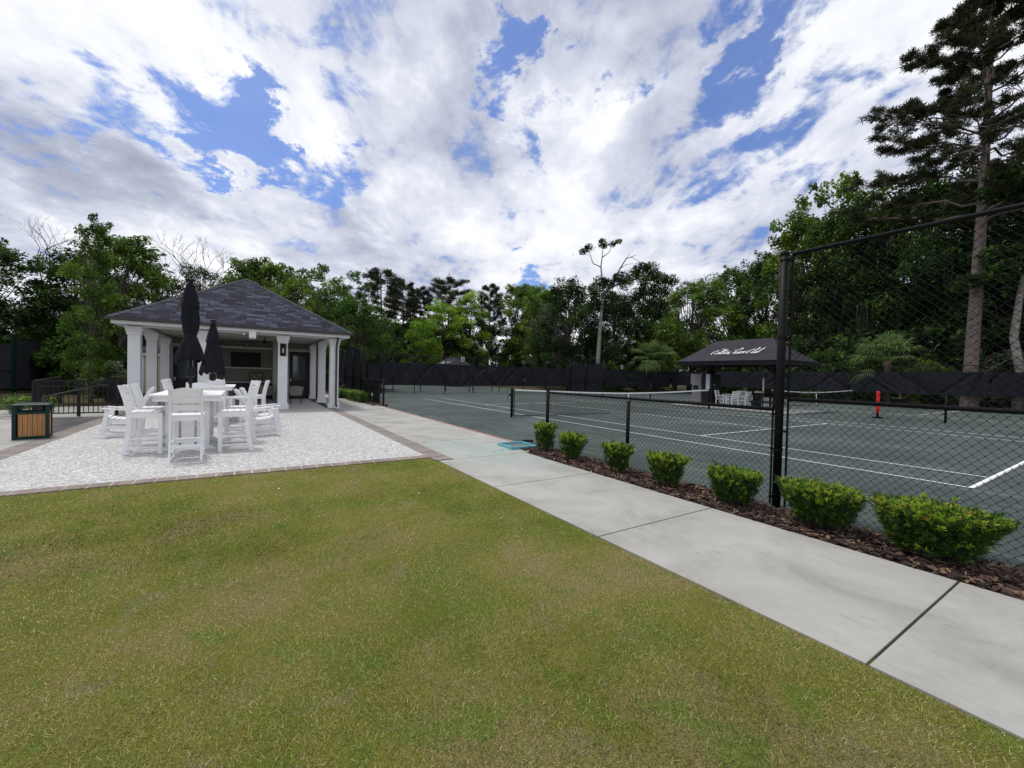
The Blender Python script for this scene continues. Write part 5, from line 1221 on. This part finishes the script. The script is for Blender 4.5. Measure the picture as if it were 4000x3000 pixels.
# ---- centre, beyond the second block of courts
def far(px_az, D): pass
C_ = [('pineA', 'pine_tree', 'pine with a bare pale trunk and rounded tufted crown, leftmost of the central pines', -60.5, 4.5, 19.0, 0, 1.0),
 ('pineB', 'pine_tree', 'reddish dark pine second from the left in the centre', -64, 9.5, 18.5, 0, 1.0),
 ('pineA', 'pine_tree', 'tall pine with an airy flat topped crown in the centre', -63.5, 18.2, 20.2, 90, 1.15),
 ('pineB', 'pine_tree', 'short dark pine top between the two airy central pines', -68, 14.0, 18.6, 50, .9),
 ('pineB', 'pine_tree', 'narrow dark pine at the right of the central gap in the trees', -55.5, 23.5, 18.6, 150, .75),
 ('bright', 'broadleaf_tree', 'bright green tree under the airy central pine', -55, 13.6, 14.0, 0, 1.2),
 ('bright', 'broadleaf_tree', 'low bright green tree above the distant shelter roof', -52, 8.6, 10.0, 90, 1.1),
 ('bright', 'broadleaf_tree', 'tall thin leafed bright tree right of the airy central pine', -57, 20.3, 17.0, 200, .95),
 ('maple', 'broadleaf_tree', 'upright green tree right of the narrow dark pine', -52.5, 27.5, 18.8, 20, .9),
 ('maple', 'broadleaf_tree', 'green tree crown in the middle of the central tree line', -50.5, 30.2, 18.6, 120, .95),
 ('oakB', 'broadleaf_tree', 'green tree low between the central pines', -60, 12.0, 11.5, 10, 1.1),
 ('oakB', 'broadleaf_tree', 'mid green tree left of the low bright tree', -56, 4.0, 10.5, 77, 1.1),
 ('oakA', 'broadleaf_tree', 'dark tree low in the centre behind the court number 3', -56, 17.0, 11.5, 170, 1.0),
 ('oakA', 'oak_tree', 'dark oak behind the left end of the central tree line', -62, -1.5, 13.0, 0, 1.0),
 ('grey', 'broadleaf_tree', 'greyish mossy tree left of the big dark oak', -36, 22.5, 11.6, 0, .8),
 ('oakA', 'oak_tree', 'big dark oak draped with moss left of the dead topped tree', -30.5, 22.0, 14.6, 0, .95),
 ('oakA', 'oak_tree', 'dark mossy oak right behind the dead topped tree', -26.5, 26.5, 12.8, 210, 1.0),
 ('maple', 'broadleaf_tree', 'green upright tree left of the big mossy oak', -39, 24.5, 15.2, 55, .9),
 ('oakB', 'broadleaf_tree', 'green tree behind the sabal palms', -26.5, 34.5, 12.4, 15, 1.1),
 ('oakB', 'oak_tree', 'mossy green oak rising behind the left end of the shade shelter', -21.5, 36, 14.8, 180, 1.1),
 ('bright', 'broadleaf_tree', 'light green feathery tree left of the shade shelter roof', -22.2, 33.0, 9.6, 0, .8),
 ('oakB', 'oak_tree', 'wide green oak behind the shade shelter roof', -14.5, 34, 15.2, 260, 1.05),
 ('oakA', 'oak_tree', 'darker oak behind and right of the wide green oak', -10.8, 33.5, 15.8, 20, .8),
 ('maple', 'broadleaf_tree', 'tall leafy tree just left of the tall fence post top', -6.9, 32.5, 19.0, 200, .95),
 ('open', 'broadleaf_tree', 'high leafy tree with airy top behind the tall fence at the right', -4.4, 33.6, 21.8, 10, .85),
 ('dark', 'broadleaf_tree', 'tall dense green tree under the airy top at the right', -3.0, 32.0, 19.2, 0, .95),
 ('oakA', 'oak_tree', 'dark oak seen through the chain link left of the big pine trunk', -.4, 33.0, 18.2, 40, .8),
 ('dark', 'broadleaf_tree', 'very dark tree seen through the chain link', 2.2, 34.0, 19.8, 90, .95),
 ('oakA', 'oak_tree', 'dark oak directly behind the big pine trunk', 4.5, 33.5, 19.4, 300, .75),
 ('dark', 'broadleaf_tree', 'dark tree right of the big pine trunk', 7.5, 31.5, 18.6, 10, 1.1),
 ('dark', 'broadleaf_tree', 'dark tree at the right edge of the photo', 10.2, 31.5, 17.0, 70, 1.0),
 ('oakA', 'oak_tree', 'shaded oak at the right edge behind the pale trunk', 12, 31, 17.5, 160, .9)]
for c in C_:
    c = list(c)
    if c[3] > -16 and c[4] > 30:
        f_ = 1.20; c[3] = CP[0]+(c[3]-CP[0])*f_; c[4] = CP[1]+(c[4]-CP[1])*f_; c[5] = 1.57+(c[5]-1.57)*f_*.97; c[7] *= .85
    T_(*c)
rr = random.Random(77)
# second row behind: it closes the woods
k = 0
for i in range(30):
    a = R(205-5.4*i+rr.uniform(-1, 1)); D = rr.uniform(80, 96)
    if i > 17: D = rr.uniform(60, 68)
    x = CP[0]+D*math.cos(a); y = CP[1]+D*math.sin(a)
    lab = 'shaded tree in the back row of woods ' + ('left of and behind the pavilion' if i < 9 else 'behind the centre courts' if i < 18 else 'behind the right hand courts')
    T_(rr.choice(('oakA', 'oakB', 'dark', 'dark')), 'background_tree', lab, x, y, rr.uniform(10.5, 12.5) if i < 18 else rr.uniform(12.5, 14.5), rr.uniform(0, 360), 1.2)
# big pine at the right
T_('pine_big', 'pine_tree', 'huge pine with a tall bare trunk and wide layered crown at the right', 5.6, 29.9, 31, 25)
# pale trunk at the right edge
rb = random.Random(4); m = MB(); m.tube([(0, 0, -.1), (.1, 0, 2.5), (-.3, .05, 5), (-.1, .1, 8), (.3, 0, 12), (.5, .1, 15)], [.30, .25, .22, .17, .1, .04], 9); m.tube([(-.1, .1, 8), (1, .2, 10), (1.8, 0, 12)], [.1, .07, .02], 6)
V, tt = leaf_cloud([(.3+rb.gauss(0, 1.3), rb.gauss(0, 1.2), rb.uniform(8.2, 16)) for _ in range(26)], [.9]*26, 9000, .2, 12)
t = thing('broadleaf_tree', 'tree with a pale bent trunk at the right edge behind the fence', 'tree', (7.9, 29.6, 0), 0, G); m.build('trunk', 'bark_pale', t, True); quads_mesh('crown', V, None, tt, 'leaf_dark', t)
# dead topped tree
t = thing('dead_topped_tree', 'pale leaning trunk with dead branches and three leafy tufts standing above the woods', 'tree', (-22.6, 19.9, 0), R(57), G)
m = MB(); tr = [(0, 0, -.1), (-.05, 0, 4), (.1, 0, 8), (.25, 0, 10.4), (.35, 0, 11.4)]
m.tube(tr, [.29, .24, .20, .17, .14], 9)
br = [([(.35, 0, 11.3), (.15, 0, 13.2), (0, .1, 14.6), (.1, 0, 15.8), (.2, .1, 17.1)], .12), ([(0, .1, 14.6), (-.9, .2, 15.0), (-1.3, 0, 15.9), (-1.5, 0, 16.7)], .07), ([(.1, 0, 15.7), (.9, 0, 16.3), (1.3, .1, 17.3)], .07),
      ([(.35, 0, 11.3), (1.3, .1, 12.6), (2.2, 0, 14.4), (2.9, 0, 15.6), (4.0, 0, 16.0)], .15), ([(2.2, 0, 14.4), (3.0, .3, 15.0), (3.9, .1, 15.1)], .05), ([(2.9, 0, 15.6), (3.3, -.2, 16.3)], .04), ([(3.4, 0, 15.8), (4.3, .2, 15.5), (4.7, .1, 15.2)], .03),
      ([(.9, 0, 12.1), (2.4, 0, 12.7), (4.2, .2, 13.3), (5.6, 0, 13.2)], .13), ([(.2, 0, 9.8), (1.5, .3, 10.3), (4.0, .2, 10.9), (6.0, 0, 11.8)], .12), ([(4.2, .2, 13.3), (5.5, .3, 14.2)], .06), ([(5.6, 0, 13.2), (7.0, .2, 13.6)], .06)]
for pts, r0 in br: m.tube(pts, [r0*(1-.75*i/(len(pts)-1)) for i in range(len(pts))], 6, False)
m.build('trunk', 'bark_pale', t, True)
cc = [(.2, .1, 17.2), (-1.6, 0, 16.8), (-2.1, .2, 16.4), (1.4, .1, 17.3), (1.9, 0, 17.6), (0, 0, 17.6)]
cr = [.62, .62, .55, .5, .45, .45]
mcl = [(1.0, .2, 12.6), (.2, .4, 12.9), (2.0, -.2, 13.3), (2.9, .3, 13.0), (4.0, .3, 13.9), (4.8, .2, 14.6), (5.6, 0, 14.6), (6.3, 0, 13.6), (7.3, .1, 13.4), (8.2, .1, 13.2), (6.6, .3, 12.4), (7.4, 0, 11.8), (6.0, .3, 11.6), (5.2, .1, 12.2), (6.6, 0, 10.6), (5.6, 0, 10.3), (7.3, .3, 10.2), (4.2, .2, 10.8), (5.3, .3, 9.3), (6.6, .1, 9.1), (-.6, .3, 10.2), (.5, .4, 10.0), (1.6, .3, 9.8), (2.6, .5, 10.2), (-.8, 0, 12.0), (-.5, .2, 11.2), (-1.6, .2, 9.6), (1.2, .3, 11.3), (.9, .5, 8.9), (3.2, .2, 9.4), (4.6, .2, 11.6), (5.0, 0, 13.2)]
V, tt = leaf_cloud(cc+mcl, cr+[.98]*len(mcl), 21000, .13, 5, up_bias=.4); r = np.random.default_rng(8); n = 700; sel = np.array(mcl)[r.integers(0, len(mcl), n)]; b = sel+r.normal(size=(n, 3))*np.array([.5, .4, .2]); L_ = r.uniform(.4, 1.3, n); a = r.uniform(0, 6.28, n)
s = np.stack([np.cos(a), np.sin(a), 0*a], 1)*.035; e = b-np.stack([0*L_, 0*L_, L_], 1); quads_mesh('crown', V, None, tt, 'leaf_dark', t, (np.stack([b-s, b+s, e+s*.2, e-s*.2], 1), r.random(n)*.5, 'moss'))
# palms
def palm(x, y, h, seed, label, rc=1.5):
    t = thing('palm_tree', label, 'palm', (x, y, 0), rr.uniform(0, 6)); r_ = random.Random(seed)
    m = MB(); m.lathe([(.26, 0), (.22, .4), (.2, h*.5), (.24, h*.8), (.3, h*.95), (.12, h)], n=10, fold=lambda a, j: 1+.06*math.sin(7*a+j)); m.build('trunk', 'bark', t, True)
    V = []; tn = []
    for f_ in range(34):
        a = f_*2.4; el = R(r_.uniform(-35, 80)); d = Vector((math.cos(a)*math.cos(el), math.sin(a)*math.cos(el), math.sin(el))); L_ = rc*r_.uniform(.5, .75)
        b = Vector((0, 0, h)); tip = b+d*L_; side = d.cross(Vector((0, 0, 1))).normalized(); upv = side.cross(d)
        tv = r_.uniform(.2, 1)
        s_ = side*.02; V.append([b-s_, b+s_, tip+s_, tip-s_]); tn.append(.3)
        for q in range(19):
            an = (q-9)*.145; dd = (d*math.cos(an)+side*math.sin(an)).normalized(); ll = rc*.75*(1-.25*abs(an)); w_ = side.cross(dd).cross(dd).normalized()*.028 if abs(an) > 2 else (d*(-math.sin(an))+side*math.cos(an))*.032
            m1 = tip+dd*ll*.6-Vector((0, 0, .04*ll)); e = tip+dd*ll*.95-Vector((0, 0, ll*r_.uniform(.22, .5)))
            V.append([tip-w_*.3, tip+w_*.3, m1+w_, m1-w_]); tn.append(tv*r_.uniform(.6, 1)); V.append([m1-w_, m1+w_, e+w_*.2, e-w_*.2]); tn.append(tv*r_.uniform(.6, 1))
    quads_mesh('fronds', np.array([[tuple(p) for p in q] for q in V]), None, np.array(tn), 'palm_leaf', t)
palm(-20.6, 26.0, 3.9, 1, 'left of the two sabal palms left of the shade shelter', 2.3); palm(-20.4, 28.0, 3.8, 2, 'right of the two sabal palms left of the shade shelter', 2.3)
palm(.6, 31.0, 3.6, 3, 'shaded sabal palm seen through the tall chain link fence', 2.4)
palm(-25.6, 38.4, 4.5, 4, 'half hidden palm behind the shade shelter left eave', 1.7)
# understorey
S_ = [('shrub', -21.6, 20.8, 3.4), ('shrub', -24.5, 31.5, 4.4), ('shrubg', -17.8, 33.4, 6.0), ('shrub', -13.5, 31.8, 4.6), ('shrubg', -9, 31.2, 3.6), ('shrub', -5, 31.2, 4.4), ('shrub', -1.3, 31.0, 3.8), ('shrub', 2.6, 30.8, 3.4), ('shrubg', 6.8, 33, 4.2),
      ('shrub', -26.5, -18.2, 3.2), ('shrub', -22, -23.6, 3.4), ('shrub', -24.2, -21.0, 3.0), ('shrubg', -17.2, -21.2, 1.9), ('shrub', -28, -27, 4)]
SL = ['green shrub just left of the two sabal palms', 'tall green shrub behind the two sabal palms', 'pale green bush behind the left eave of the shade shelter', 'green bush behind the middle of the shade shelter', 'grey green bush behind the right end of the shade shelter', 'green bush behind the tall fence post', 'green bush left of the shaded palm', 'low green bush right of the shaded palm', 'grey green bush by the big pine trunk',
      'leafy bush between the slender young tree and the pavilion', 'bush at the right end of the tall green fence', 'bush behind the foot of the slender young tree', 'low grey bush just left of the slender tree trunk', 'large bush behind the tall green fence']
for i, (k_, x, y, h) in enumerate(S_):
    if y > 29 and x > -19: y += 2.2
    plant(k_, 'shrub', SL[i], x, y, h*(1.06 if y > 29 else 1), 'shrub', 'undergrowth shrubs at the edge of the woods', R(40*i), 1.1)
def thicket():
    C = []; rd = []; r_ = random.Random(31)
    def seg(x0, y0, x1, y1, n, h):
        for i in range(n):
            u = r_.random(); C.append((x0+(x1-x0)*u+r_.gauss(0, 1.2), y0+(y1-y0)*u+r_.gauss(0, 1.2), r_.uniform(0, h))); rd.append(r_.uniform(.7, 1.5))
    seg(-66, -8, -66, 34, 150, 7); seg(-60, 30, -30, 40, 110, 7.5); seg(-26, 36.5, 14, 36.5, 120, 6.5); seg(-34, -27, -24, -36, 60, 5.5); seg(-37, -4, -35, -28, 100, 5.5); seg(-24, 18, -30, 30, 40, 3.0); seg(14, 36, 22, 20, 40, 6)
    V, t = leaf_cloud(C, rd, 60000, .26, 3, up_bias=.3); return quads_mesh('undergrowth', V, None, t, 'leaf_dark')
tag(thicket(), 'dark tangled undergrowth filling the woods behind the courts', 'undergrowth', kind='stuff')
# ---- clipped podocarpus shrubs along the path
def podo(x, y, wb, wt, dx, h, seed, label, n=900, gold=.3):
    r = np.random.default_rng(seed); t = thing('path_shrub', label, 'shrub', (x, y, 0), 0, 'clipped shrubs between the path and the chain link fence')
    # shoots: points in a flaring body, leaves radiate about each
    m_ = n; u = r.random(m_)**.8; z = .06+u*(h-.06); a = r.uniform(0, 2*np.pi, m_); q = r.random(m_)**.45
    w_ = wb+(wt-wb)*np.clip(u*1.1, 0, 1)**.85; w_ *= 1+.10*np.sin(3*a+seed)+.07*np.sin(5*a+2*seed+z*9)
    P = np.stack([np.cos(a)*q*w_+dx*u**1.5, np.sin(a)*q*w_*.62, z+.02*np.sin(6*a)], 1)
    # flat clipped top: extra shoots
    kt = int(n*.35); a2 = r.uniform(0, 2*np.pi, kt); q2 = np.sqrt(r.random(kt)); P2 = np.stack([np.cos(a2)*q2*wt*1.0+dx, np.sin(a2)*q2*wt*.62, h+r.normal(0, .018, kt)], 1)
    ns = 7; SP = []
    for i in range(ns):
        aa = r.uniform(0, 6.28); st = np.array([np.cos(aa)*wt*.75+dx, np.sin(aa)*wt*.5, h*r.uniform(.72, 1.0)]); dd = np.array([np.cos(aa), np.sin(aa)*.6, r.uniform(.1, .8)]); Ls = r.uniform(.07, .17)
        for j in range(9): SP.append(st+dd*Ls*j/8+r.normal(0, .008, 3))
    SP = np.array(SP); P2 = np.concatenate([P2, SP]); kt = len(P2)
    P = np.concatenate([P, P2]); top = np.concatenate([(u > .8)*.5, np.ones(kt)]); k = 15; N = len(P)*k
    c = np.repeat(P, k, 0); out_ = np.stack([P[:, 0]-dx*.3, P[:, 1], np.full(len(P), .16)+.3*top], 1); out_ /= np.linalg.norm(out_, axis=1)[:, None]; ax = np.repeat(out_, k, 0)
    d = r.normal(size=(N, 3)); d /= np.linalg.norm(d, axis=1)[:, None]; d = d*.75+ax*.8; d /= np.linalg.norm(d, axis=1)[:, None]
    s = np.cross(d, r.normal(size=(N, 3))); s /= np.linalg.norm(s, axis=1)[:, None]; L_ = r.uniform(.022, .048, N)[:, None]; ww = .0042
    c = c+ax*r.uniform(-.02, .03, N)[:, None]
    V = np.stack([c-s*ww*.5, c+d*L_*.5-s*ww, c+d*L_, c+d*L_*.5+s*ww], 1)
    # a few long sprays break the outline
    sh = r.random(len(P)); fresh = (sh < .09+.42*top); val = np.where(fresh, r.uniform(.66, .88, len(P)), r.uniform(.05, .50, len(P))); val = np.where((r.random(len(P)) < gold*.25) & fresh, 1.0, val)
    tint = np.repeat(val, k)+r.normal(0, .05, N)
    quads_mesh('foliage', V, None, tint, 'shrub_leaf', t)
    m = MB(); q = random.Random(seed)
    for i in range(7): m.tube([(q.uniform(-.03, .03), q.uniform(-.03, .03), -.02), (q.uniform(-.1, .1), q.uniform(-.08, .08), h*.4), (q.uniform(-wt, wt)*.6+dx*.5, q.uniform(-.15, .15), h*.8)], [.012, .009, .004], 4, False)
    m.build('stem', 'bark', t)
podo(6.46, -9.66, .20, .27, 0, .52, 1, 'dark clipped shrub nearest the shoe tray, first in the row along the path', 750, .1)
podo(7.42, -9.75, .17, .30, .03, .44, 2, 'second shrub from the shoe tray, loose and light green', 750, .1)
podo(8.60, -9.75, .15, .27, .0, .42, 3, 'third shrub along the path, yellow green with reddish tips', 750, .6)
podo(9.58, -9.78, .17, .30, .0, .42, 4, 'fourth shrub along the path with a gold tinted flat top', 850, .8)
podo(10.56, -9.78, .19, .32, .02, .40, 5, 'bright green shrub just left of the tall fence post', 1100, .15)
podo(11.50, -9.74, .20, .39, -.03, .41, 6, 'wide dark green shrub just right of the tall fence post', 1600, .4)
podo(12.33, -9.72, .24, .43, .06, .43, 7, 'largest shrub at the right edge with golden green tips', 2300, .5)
# hedge along the far fence
def hedge(x0, x1, y, w_, h, seed, label, n=5, gap=.0):
    r_ = random.Random(seed)
    step = (x1-x0)/n
    for i in range(n):
        X_ = x0+step*(i+.5); t = thing('hedge_shrub', label % i if '%' in label else label, 'hedge', (X_, y, 0), 0, 'clipped hedge shrubs')
        C = []; rd = []
        for _ in range(26): C.append((r_.uniform(-.5, .5)*step*.96, r_.uniform(-.4, .4)*w_, r_.uniform(.12, h-.1))); rd.append(.16)
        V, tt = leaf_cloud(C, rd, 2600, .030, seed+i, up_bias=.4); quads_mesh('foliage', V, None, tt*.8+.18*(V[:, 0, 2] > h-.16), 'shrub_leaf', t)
        m = MB(); m.tube([(0, 0, 0), (.02, 0, h*.6)], .02, 5); m.build('stem', 'bark', t)
ORD = ['first', 'second', 'third', 'fourth', 'fifth', 'sixth', 'seventh', 'eighth']
for i in range(8): hedge(-15.6+.84*i, -15.6+.84*(i+1), -9.85, .75, .62, 100+i*3, '%s clipped hedge shrub from the pavilion side in the row by the tall fence' % ORD[i], 1)
for i in range(4): hedge(-7.2+1.3*i, -7.2+1.3*(i+1), -21.0-.25*i, 1.2, .66, 200+i*3, '%s low hedge shrub behind the litter bin, counted from the railing' % ORD[i], 1)
